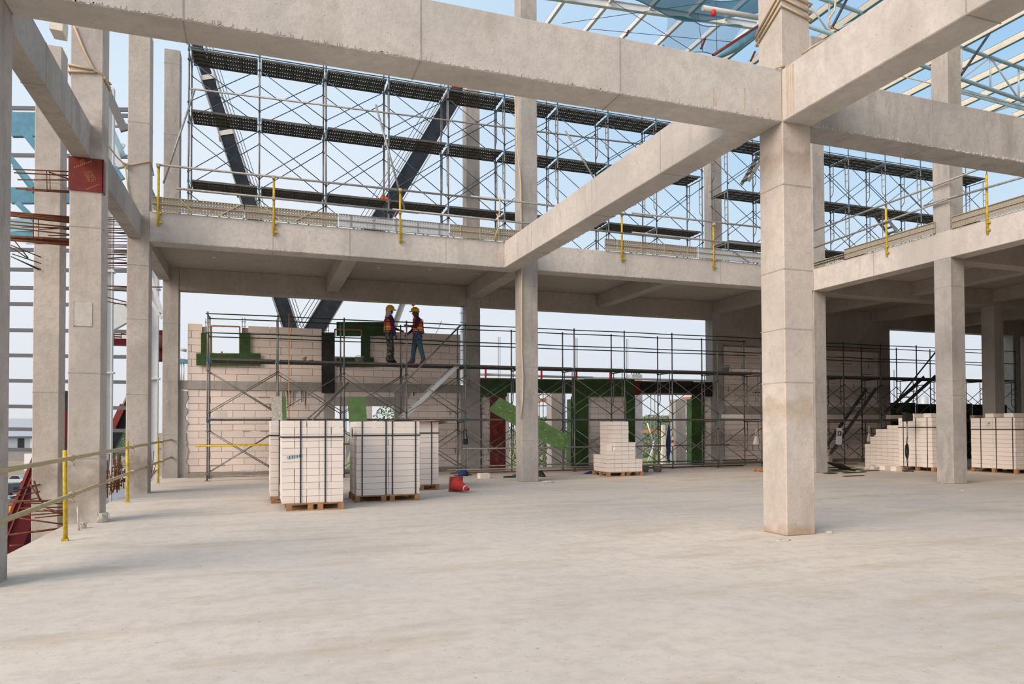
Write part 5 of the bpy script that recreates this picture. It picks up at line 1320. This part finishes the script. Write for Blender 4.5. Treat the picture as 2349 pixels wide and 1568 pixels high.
# red crane beside the open floor edge
YC = 27.0
o = thing('red_crane', 'big red crane boom base rising outside the floor edge beside the handrail', 'crane')
a, b2 = at(158, 940, Y=YC), at(12, 1300, Y=YC); d = (b2-a).normalized()
mb = MB(); mb.bar(a, b2, .62, .7, (0, 1, 0)); mb.build('boom_section', 'crane_red', o)
s_ = d.cross(Vector((0, 1, 0))).normalized(); s_ = s_ if s_.x < 0 else -s_
mb = MB(); mb.bar(a+s_*.34-Vector((0, .36, 0)), b2+s_*.34-Vector((0, .36, 0)), .12, .08); mb.bar(a+s_*.18-Vector((0, .37, 0)), b2+s_*.18-Vector((0, .37, 0)), .1, .04); mb.build('boom_flange', 'crane_red_light', o)
a2 = at(164, 905, Y=YC); mb = MB(); mb.bar(a, a2+(a2-a)*.2, .4, .45, (0, 1, 0)); mb.build('boom_inner', 'boom_dark', o)
q = at(40, 1190, Y=YC+1); mb = MB(); mb.box(q.x-2.5, q.x+1.0, YC+.6, YC+3, q.z-1.2, q.z+.5); mb.build('crane_deck', 'steel_dark', o)
q = at(33, 1168, Y=YC+.4); mb = MB(); mb.box(q.x-.16, q.x+.14, YC+.4, YC+.5, q.z-.12, q.z+.12); mb.build('yellow_plate', 'vest_yellow', o)
mb = MB()
for (ua, va, ub, vb) in ((22, 1180, 60, 1178), (39, 1150, 39, 1185), (22, 1158, 60, 1152), (60, 1140, 50, 1185)): mb.tube(at(ua, va, Y=YC+.3), at(ub, vb, Y=YC+.3), .04, 6)
mb.build('hand_rail', 'crane_red_light', o)
mb = MB(); mb.box(q.x-2.5, q.x+1.0, YC+.8, YC+2.8, GZ, GZ+1.6); mb.build('carrier', 'steel_dark', o)
YC2 = 33.0
o = thing('black_crane', 'black crane boom with red head seen between the edge columns', 'crane')
a, b2 = at(372, 780, Y=YC2), at(244, 1045, Y=YC2)
b2 = b2+(b2-a)*((b2.z-GZ)/(a.z-b2.z))
mb = MB(); mb.bar(a, b2, .42, .5, (0, 1, 0)); mb.build('boom_section', 'boom_dark', o)
d = (b2-a).normalized(); s_ = d.cross(Vector((0, 1, 0))).normalized(); s_ = s_ if s_.x < 0 else -s_
mb = MB(); mb.bar(a+s_*.24-Vector((0, .26, 0)), b2+s_*.24-Vector((0, .26, 0)), .05, .05); mb.build('edge_rail', 'rail_cream', o)
q = at(354, 795, Y=YC2-.6); mb = MB(); mb.box(q.x-.45, q.x+.42, YC2-1.0, YC2-.4, q.z-.6, q.z+.65); mb.build('head_block', 'crane_red', o, bevel=.05)
q = at(358, 784, Y=YC2-1.1); mb = MB(); mb.lathe([(.26, -.25), (.28, -.1), (.28, .25), (.2, .27)], 16, q); mb.build('winch_drum', 'crane_red_light', o)
q = at(266, 775, Y=YC2-.5); mb = MB(); mb.hexa([(q.x-.25, YC2-.8, q.z-.3), (q.x+.6, YC2-.8, q.z-.3), (q.x+.6, YC2-.3, q.z-.3), (q.x-.25, YC2-.3, q.z-.3), (q.x-.3, YC2-.8, q.z+.25), (q.x+.6, YC2-.8, q.z+.12), (q.x+.6, YC2-.3, q.z+.12), (q.x-.3, YC2-.3, q.z+.25)]); w_ = mb.build('counterweight', 'crane_red', o)
mb = MB()
for k in range(3): mb.box(q.x+.0, q.x+.22, YC2-.815, YC2-.80, q.z-.05+.09*k, q.z-.01+.09*k)
mb.box(q.x+.25, q.x+.6, YC2-.815, YC2-.80, q.z-.05, q.z+.10); mb.build('load_plate', 'sign_white', w_)
q = at(272, 940, Y=YC2-.4); mb = MB(); mb.bar(at(283, 928, Y=YC2-.4), at(256, 985, Y=YC2-.4), .22, .2, (0, 1, 0)); mb.build('boom_guard', 'crane_red_light', o)

# ------------------------------------------------------------------ steel frame of the neighbouring hall
sf = thing('steel_wall_frame', 'pale steel wall frame with grey girts outside the floor edge', 'steel frame')
YX = 30.0
for v in (248, 262, 285, 356, 573, 618, 660, 697, 757, 815, 873, 932, 984, 1031):
    p, q_ = at(-30, v-1, Y=YX), at(346, v+4, Y=YX); mb = MB(); mb.bar(p, q_, .08, .13); mb.build('girt', 'girt_grey', sf)
def icol(u0, u1, Y, z0, z1, name='stanchion'):
    p, q_ = at(u0, 700, Y=Y), at(u1, 700, Y=Y); mb = MB()
    mb.box(p.x, q_.x, Y, Y+.02, z0, z1); mb.box(p.x, p.x+.03, Y-.12, Y+.14, z0, z1); mb.box(q_.x-.03, q_.x, Y-.12, Y+.14, z0, z1)
    for z in range(int(z0)+1, int(z1), 3): mb.box(p.x-.03, q_.x+.05, Y-.14, Y+.16, z, z+.05)
    return mb.build(name, 'steel_white', sf)
icol(241, 259, 24.0, GZ, 11.5); icol(338, 364, 26.5, GZ, 7.4)
for (ua, va, ub, vb, Y, w_, h_, m_) in ((25, 287, 85, 287, 27, .2, .75, 'steel_blue'), (25, 449, 82, 449, 27, .2, .5, 'steel_blue'), (140, 449, 160, 449, 27, .2, .5, 'steel_blue'), (25, 518, 82, 516, 27.5, .2, .42, 'steel_teal'), (25, 540, 82, 542, 27.2, .2, .2, 'steel_blue'),
        (18, 255, 90, 345, 26, .2, .22, 'steel_blue'), (18, 355, 80, 430, 26, .2, .16, 'steel_blue'), (35, 380, 80, 440, 26.3, .16, .16, 'steel_blue'), (40, 465, 80, 505, 26.3, .16, .16, 'steel_blue'), (225, 165, 286, 300, 23, .12, .22, 'girt_grey'), (240, 270, 268, 270, 25, .1, .5, 'steel_white'),
        (258, 300, 284, 360, 25.5, .1, .16, 'steel_teal'), (258, 380, 284, 330, 25.5, .08, .10, 'steel_white'), (257, 335, 278, 385, 25.2, .2, .2, 'steel_white'), (262, 383, 282, 412, 25, .1, .15, 'steel_blue'), (255, 705, 284, 745, 26, .3, .75, 'steel_white'), (335, 605, 372, 720, 26.2, .05, .12, 'steel_white'), (335, 675, 372, 730, 26.2, .05, .10, 'steel_white'),
        (338, 420, 372, 500, 26, .08, .16, 'girt_grey'), (120, 60, 150, 66, 16, .4, .3, 'steel_cream')):
    mb = MB(); mb.bar(at(ua, va, Y=Y), at(ub, vb, Y=Y), w_, h_); mb.build('girder', m_, sf)
# ------------------------------------------------------------------ starter bars jutting from the edge columns
def jut(name_label, y0, y1, x0, rows, mat='rust', ties=()):
    o = thing('starter_bar', name_label, 'rebar')
    for (ua, va, ub, vb, r) in rows:
        y = random.uniform(y0, y1); p, q_ = at(ua, va, Y=y), at(ub, vb, Y=y); q_.x = min(max(q_.x, x0-.02), x0+.1) if x0 else q_.x
        mb = MB(); mb.tube(p, q_, r, 5); mb.build('bar', mat, o)
    for (u, va, vb, y) in ties:
        mb = MB(); mb.tube(at(u, va, Y=y), at(u+1, vb, Y=y), .006, 5); mb.build('stirrup', mat, o)
random.seed(31)
R1 = .010
jut('rusty bars jutting from the collared column at its red collar', YB+.08, YB+.36, XO, [(30, 388, 155, 393, R1), (32, 396, 155, 402, R1), (40, 412, 155, 412, R1), (36, 432, 155, 438, R1*1.3), (60, 436, 155, 441, R1), (112, 394, 155, 411, R1)], ties=((107, 390, 440, YB+.1), (114, 394, 438, YB+.3)))
rows = [(22, 486+k*1.5, 155, 497+k*2.2, R1*1.1) for k in range(7)]+[(45, 498, 155, 505, R1*1.6), (22, 507, 70, 514, R1), (22, 515, 78, 520, R1), (22, 522, 74, 531, R1), (50, 521, 155, 521, R1*.7), (90, 526, 155, 522, R1*.7)]
jut('thick bundle of rusty bars jutting from the collared column at slab height', YB+.08, YB+.36, XO, rows, ties=((76, 490, 552, YB+.1), (88, 502, 556, YB+.3)))
rows = [(22, 541+k*1.6, 155, 548+k*2.4, R1*1.2) for k in range(7)]+[(60, 559, 110, 556, R1*.6), (110, 540, 155, 539, R1*.7), (30, 547, 80, 556, R1)]
jut('lower thick bundle of rusty bars jutting from the collared column', YB+.08, YB+.36, XO, rows)
rows = []
for k in range(26):
    v = 498+k*4.6+random.uniform(-1.5, 1.5); rows.append((240, v+random.uniform(-3, 3), 281, v+random.uniform(-2, 2), R1*random.choice((.8, 1, 1.5))))
rows += [(240, 655, 281, 657, .016), (240, 663, 281, 667, .014), (240, 680, 281, 692, .012), (240, 690, 281, 699, .012)]
jut('many rusty bars jutting from the edge column below the slab corner', YG+.05, YG+.4, XO, rows)
rows = [(338, 588+k*4.2+random.uniform(-1, 1), 371, 588+k*4.2+random.uniform(-1, 1), R1) for k in range(7)]+[(338, 658, 371, 658, .018)]
jut('rusty bars jutting from the far corner column', YD+.05, YD+.35, -2.46, rows)
jut('black starter bars poking from the free-standing outside column', 15.0, 15.19, None, [(25, 562, 95, 590, R1), (28, 582, 94, 604, R1), (25, 588, 94, 618, R1), (30, 590, 90, 619, R1), (24, 566, 64, 592, R1), (30, 548, 65, 592, R1), (22, 1130, 92, 1110, R1), (22, 1140, 92, 1127, R1), (30, 1155, 92, 1140, R1), (22, 1128, 80, 1112, R1)], 'rebar_dark')
rows = [(22, 1149, 155, 1147, R1*1.6), (55, 1153, 155, 1155, R1), (45, 1165, 155, 1162, R1), (70, 1172, 155, 1170, R1), (50, 1182, 155, 1174, R1), (80, 1187, 150, 1180, R1), (45, 1188, 155, 1203, R1*1.2), (22, 1226, 132, 1212, R1*1.5), (22, 1251, 55, 1250, R1*1.6), (68, 1110, 100, 1155, R1*1.2), (78, 1102, 92, 1150, R1*1.2), (100, 1168, 150, 1180, R1), (107, 1165, 155, 1179, R1)]
jut('loose rusty bars hanging out along the floor edge below the handrail', 11.2, 12.2, None, rows)
rows = []
for k in range(17):
    u = 243+random.uniform(0, 34); rows.append((u, 1025+random.uniform(0, 60), u+random.uniform(-8, 12), 1140+random.uniform(-8, 4)-(u-243)*.6, R1))
rows += [(243, 1112, 280, 1104, .016), (243, 1117, 280, 1112, .016)]
jut('tangle of rusty upright bars at the floor edge between collared and edge columns', 16.0, 16.8, None, rows)
jut('few thin bent bars at the floor edge before the far corner column', 21.2, 21.9, None, [(345, 1023, 348, 1094, R1), (353, 1033, 347, 1096, R1), (359, 1060, 348, 1094, R1), (362, 1075, 349, 1090, R1)])

# ------------------------------------------------------------------ what lies outside
gr = MB(); gr.add([(-900, -200, GZ), (900, -200, GZ), (900, 1500, GZ), (-900, 1500, GZ)], [(0, 1, 2, 3)]); gr.build('ground', 'dry_grass', kind='structure')
gr = MB(); gr.box(-90, -5, 20, 118, GZ-.02, GZ+.03); gr.build('ground_parking', 'asphalt', kind='structure')
gr = MB(); gr.box(-12, 300, 36, 200, GZ-.02, GZ+.025); gr.build('ground_field', 'green_field', kind='structure')
p = at(50, 1040, Z=GZ)
gr = MB(); gr.box(-420, -70, 190, 196, GZ, GZ+.4); gr.build('ground_kerb', 'soil', kind='structure')
gr = MB(); gr.box(-400, -60, 240, 330, GZ-.1, GZ+.08); gr.build('ground_strip', 'soil', kind='structure')
# far shed
q = at(45, 975, Y=330)
sh = thing('far_shed', 'long low shed with grey roof on the horizon beside the handrail', 'building')
xx, yy = q.x, 330
mb = MB(); mb.box(xx-60, xx+40, yy, yy+20, GZ, GZ+6.0); mb.build('wall', 'roof_sheet', sh)
mb = MB(); mb.hexa([(xx-62, yy-2, GZ+6), (xx+42, yy-2, GZ+6), (xx+42, yy+22, GZ+6), (xx-62, yy+22, GZ+6), (xx-62, yy+5, GZ+13), (xx+42, yy+5, GZ+13), (xx+42, yy+16, GZ+13), (xx-62, yy+16, GZ+13)]); r_ = mb.build('roof', 'roof_sheet', sh)
for k in range(3):
    mb = MB(); mb.box(xx-62, xx+42, yy+5+3*k, yy+5.5+3*k, GZ+12.8+k*1.1, GZ+13.6+k*1.1); mb.build('roof_ridge', 'roof_white', sh)
for k in range(14):
    mb = MB(); x_ = xx-30+k*4.2; mb.box(x_, x_+(2.2 if k % 3 else .8), yy-.1, yy, GZ+.5, GZ+5.2); mb.build('bay', ['steel_blue', 'car_dark', 'roof_white'][k % 3], sh)
# parked vehicles
def car(u, v, rz, body, label, pick=False, sc=1.0):
    p = at(u, v, Z=GZ+.03); o = thing('parked_car', label, 'car', (p.x, p.y, GZ+.03), (0, 0, rz)); o.scale = (sc, sc, sc)
    L_ = 4.6
    side = [(-2.3, .35), (2.25, .35), (2.3, .75), (1.9, .95), (1.0, 1.02), (.45, 1.55), (-.7, 1.60), (-1.3, 1.55 if not pick else 1.05), (-2.25, 1.05), (-2.3, .7)]
    mb = MB(); mb.prism([(x, -.85, z) for x, z in side], (0, 1.7, 0)); mb.build('body', body, o, bevel=.05)
    gl = [(.9, 1.04), (.42, 1.48), (-.7, 1.52), (-1.05, 1.05)]
    for y in (-.862, .85): mb = MB(); mb.prism([(x, y, z) for x, z in gl], (0, .012, 0)); mb.build('side_window', 'car_glass', o)
    mb = MB(); mb.hexa([(.98, -.7, 1.05), (1.02, -.7, 1.05), (1.02, .7, 1.05), (.98, .7, 1.05), (.47, -.62, 1.5), (.50, -.62, 1.5), (.50, .62, 1.5), (.47, .62, 1.5)]); mb.build('windscreen', 'car_glass', o)
    for x in (-1.4, 1.45):
        for y in (-.86, .68):
            mb = MB(); mb.lathe([(.20, 0), (.33, .0), (.33, .18), (.2, .18)], 14, (x, y, .33), Matrix.Rotation(math.radians(-90), 3, 'X')); mb.build('wheel', 'black_plastic', o)
car(42, 1112, 2.7, 'car_silver', 'silver-blue pickup parked outside below the handrail', True)
car(20, 1133, 2.4, 'car_dark', 'dark car parked at the picture edge outside')
car(66, 1124, 2.75, 'car_white', 'white pickup parked behind the free-standing column', True)
car(55, 1168, 2.6, 'car_white', 'nearest white car parked below the floor edge', False, 1.1)
car(262, 1105, .3, 'car_white', 'white car seen through the tangle of bars')
car(268, 1085, .3, 'car_white', 'second white car farther off behind the tangle of bars')
p = at(69, 1100, Z=GZ)
o = thing('site_board', 'white notice board standing by the parked cars', 'sign', (p.x, p.y, GZ)); mb = MB(); mb.box(-.9, .9, -.05, .05, 1.6, 4.6); mb.build('panel', 'sign_white', o)
mb = MB(); mb.tube((-.6, 0, 0), (-.6, 0, 1.7), .06, 6); mb.tube((.6, 0, 0), (.6, 0, 1.7), .06, 6); mb.build('post', 'steel_grey', o)
# columns and works behind the openings
def wrapped(u0, u1, vtop, Y, label, mat='plastic_wrap', studs=False):
    x0_, x1_ = at(u0, 1000, Y=Y).x, at(u1, 1000, Y=Y).x; zt_ = at(u0, vtop, Y=Y).z
    o = thing('outer_column', label, 'column'); sd = (x1_-x0_)*.72
    mb = MB(); mb.box(x0_, x0_+sd, Y, Y+sd, GZ, zt_); mb.build('shaft', mat, o, bevel=.015)
    if studs:
        for k in range(6): mb = MB(); mb.tube((x0_+.05+k*sd/6.5, Y+.1, zt_), (x0_+.05+k*sd/6.5, Y+.1, zt_+.22), .02, 5); mb.build('anchor_bolt', 'steel_dark', o)
wrapped(782, 800, 880, 27, 'bluish wrapped column seen in the doorway behind the packs'); wrapped(832, 862, 900, 30, 'pale column seen in the doorway left of the green tree', 'concrete')
wrapped(1158, 1172, 880, 27.5, 'white wrapped column just left of the roped column'); wrapped(1265, 1303, 880, 27, 'pale round-edged column behind the fallen green board', 'concrete')
wrapped(1287, 1302, 880, 27.7, 'plastic wrapped column behind the fallen green board'); wrapped(1450, 1484, 858, 28, 'wrapped column with anchor bolts rising above the lintel', 'plastic_wrap', True)
wrapped(1550, 1583, 915, 29, 'pale wrapped column beyond the hanging harness', 'concrete'); wrapped(1519, 1530, 975, 40, 'short far pale post beyond the stepped stack', 'steel_cream')
pr = thing('pipe_rail', 'white pipes with red posts beyond the openings', 'railing')
for (ua, va, ub, vb) in ((1100, 858, 1360, 866), (1340, 866, 1660, 874), (412, 800, 428, 804)):
    mb = MB(); mb.tube(at(ua, va, Y=25.5), at(ub, vb, Y=25.5), .05, 8); mb.build('pipe', 'pipe_white', pr)
for u, v in ((1114, 838), (1242, 842), (1322, 846), (1400, 848), (509, 806)):
    p, q_ = at(u, v, Y=25.4), at(u, 885 if u > 900 else 815, Y=25.4); mb = MB(); mb.bar(p, q_, .05, .08); mb.build('post', 'red_paint', pr)
mb = MB(); mb.bar(at(405, 826, Y=30), at(436, 830, Y=30), .2, .16); mb.build('blue_sheet', 'steel_blue', pr)
for u in (415, 421): mb = MB(); mb.tube(at(u, 832, Y=30), at(u, 880, Y=30), .03, 6); mb.build('upright', 'steel_white', pr)
fs_ = thing('far_scaffold', 'thin far scaffold tower with timber platforms beyond the openings', 'scaffold')
for (u, Y) in ((1237, 34), (1246, 35), (1258, 34), (1493, 44), (1502, 45)):
    mb = MB(); mb.tube(at(u, 890, Y=Y), at(u, 1120, Y=Y), .03, 5); mb.build('upright', 'steel_grey', fs_)
for v in (905, 930, 958, 985, 1010, 1035, 1060): mb = MB(); mb.tube(at(1235, v, Y=34), at(1262, v, Y=34), .025, 5); mb.build('ledger', 'steel_grey', fs_)
for (ua, va, ub, vb, Y) in ((1236, 918, 1262, 916, 33.9), (1480, 989, 1510, 988, 43), (1573, 914, 1590, 914, 33)): mb = MB(); mb.bar(at(ua, va, Y=Y), at(ub, vb, Y=Y), .8, .18); mb.build('platform', 'timber_orange', fs_)
for (ua, va, ub, vb) in ((1485, 970, 1498, 1010), (1500, 1010, 1492, 1060), (1485, 1060, 1500, 1020), (1572, 960, 1592, 930), (1572, 1000, 1592, 960), (1572, 1040, 1592, 1010)): mb = MB(); mb.tube(at(ua, va, Y=42), at(ub, vb, Y=42), .05, 5); mb.build('raker', 'steel_white', fs_)
# far tank
q = at(2118, 915, Y=120); o = thing('far_tank', 'small pale tank beyond the dark boarding', 'tank', (q.x, 120, 0))
mb = MB(); mb.lathe([(1.0, GZ), (1.0, q.z+.4), (.5, q.z+.8), (.3, q.z+.9)], 16); mb.build('vessel', 'roof_sheet', o)
# trees
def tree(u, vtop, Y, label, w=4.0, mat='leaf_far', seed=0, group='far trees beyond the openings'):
    random.seed(seed); top = at(u, vtop, Y=Y); h = top.z-GZ
    o = thing('tree', label, 'tree', (top.x, Y, GZ), group=group)
    mb = MB(); mb.path([(0, 0, 0), (.1, 0, h*.4), (0, .1, h*.75)], [.28, .2, .08], 7); mb.build('trunk', 'bark', o)
    mb = MB(); nb = 900
    for k in range(nb):
        t_ = random.uniform(0, 2*math.pi); zf = random.uniform(.25, 1.0); rr = w*.5*math.sqrt(max(.05, 1-((zf-.58)/.45)**2))*math.sqrt(random.random())
        c = Vector((rr*math.cos(t_), rr*math.sin(t_), zf*h)); s_ = random.uniform(.35, .75)*(w*.055)
        nrm = Vector((random.uniform(-1, 1), random.uniform(-1, 1), random.uniform(-.3, 1))).normalized(); a_ = nrm.orthogonal().normalized()*s_; b_ = nrm.cross(a_)
        mb.add([c-a_, c-b_*.6, c+a_, c+b_*.6, c+nrm*s_*.4], [(0, 1, 4), (1, 2, 4), (2, 3, 4), (3, 0, 4)])
    mb.build('crown', mat, o)
tree(893, 930, 75, 'green tree seen through the doorway behind the wide pack', 5, 'leaf', 1, None)
tree(1248, 955, 70, 'tree seen just right of the roped column', 7, 'leaf', 2, None)
lab = 'hazy far tree in the row on the horizon beyond the openings'
k = 0
for u, v in ((1215, 962), (1232, 968), (1300, 965), (1345, 960), (1470, 955), (1487, 958), (1500, 952), (1512, 957), (1524, 954), (1536, 958), (1545, 952), (1580, 950), (1592, 955), (1605, 950), (1620, 956), (1640, 952), (2060, 955), (2110, 950), (2240, 955), (2325, 952), (262, 968), (275, 972)):
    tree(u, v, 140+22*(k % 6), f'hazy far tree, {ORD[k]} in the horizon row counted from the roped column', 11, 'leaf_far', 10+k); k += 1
tree(270, 968, 120, 'small green tree between collared and edge columns outside', 6, 'leaf_far', 50, None)
for i, (u, v) in enumerate(((1478, 1050), (1510, 1042), (1535, 1035), (1590, 1030), (1245, 1040), (1602, 1048))):
    p = at(u, v, Z=GZ); random.seed(60+i); mb = MB()
    for _ in range(60):
        c = Vector((random.gauss(0, 1.2), random.gauss(0, 1.2), abs(random.gauss(0, .8))+.1)); s_ = random.uniform(.2, .5); nrm = Vector((random.uniform(-1, 1), random.uniform(-1, 1), 1)).normalized(); a_ = nrm.orthogonal().normalized()*s_; b_ = nrm.cross(a_)
        mb.add([c-a_, c-b_, c+a_, c+b_], [(0, 1, 2, 3)])
    mb.build('shrub', 'leaf', label=f'low green shrub, {ORD[i]} of those in the field beyond the bright openings', cat='shrub', group='shrubs in the field', loc=(p.x, p.y, GZ))
bpy.context.view_layer.update()
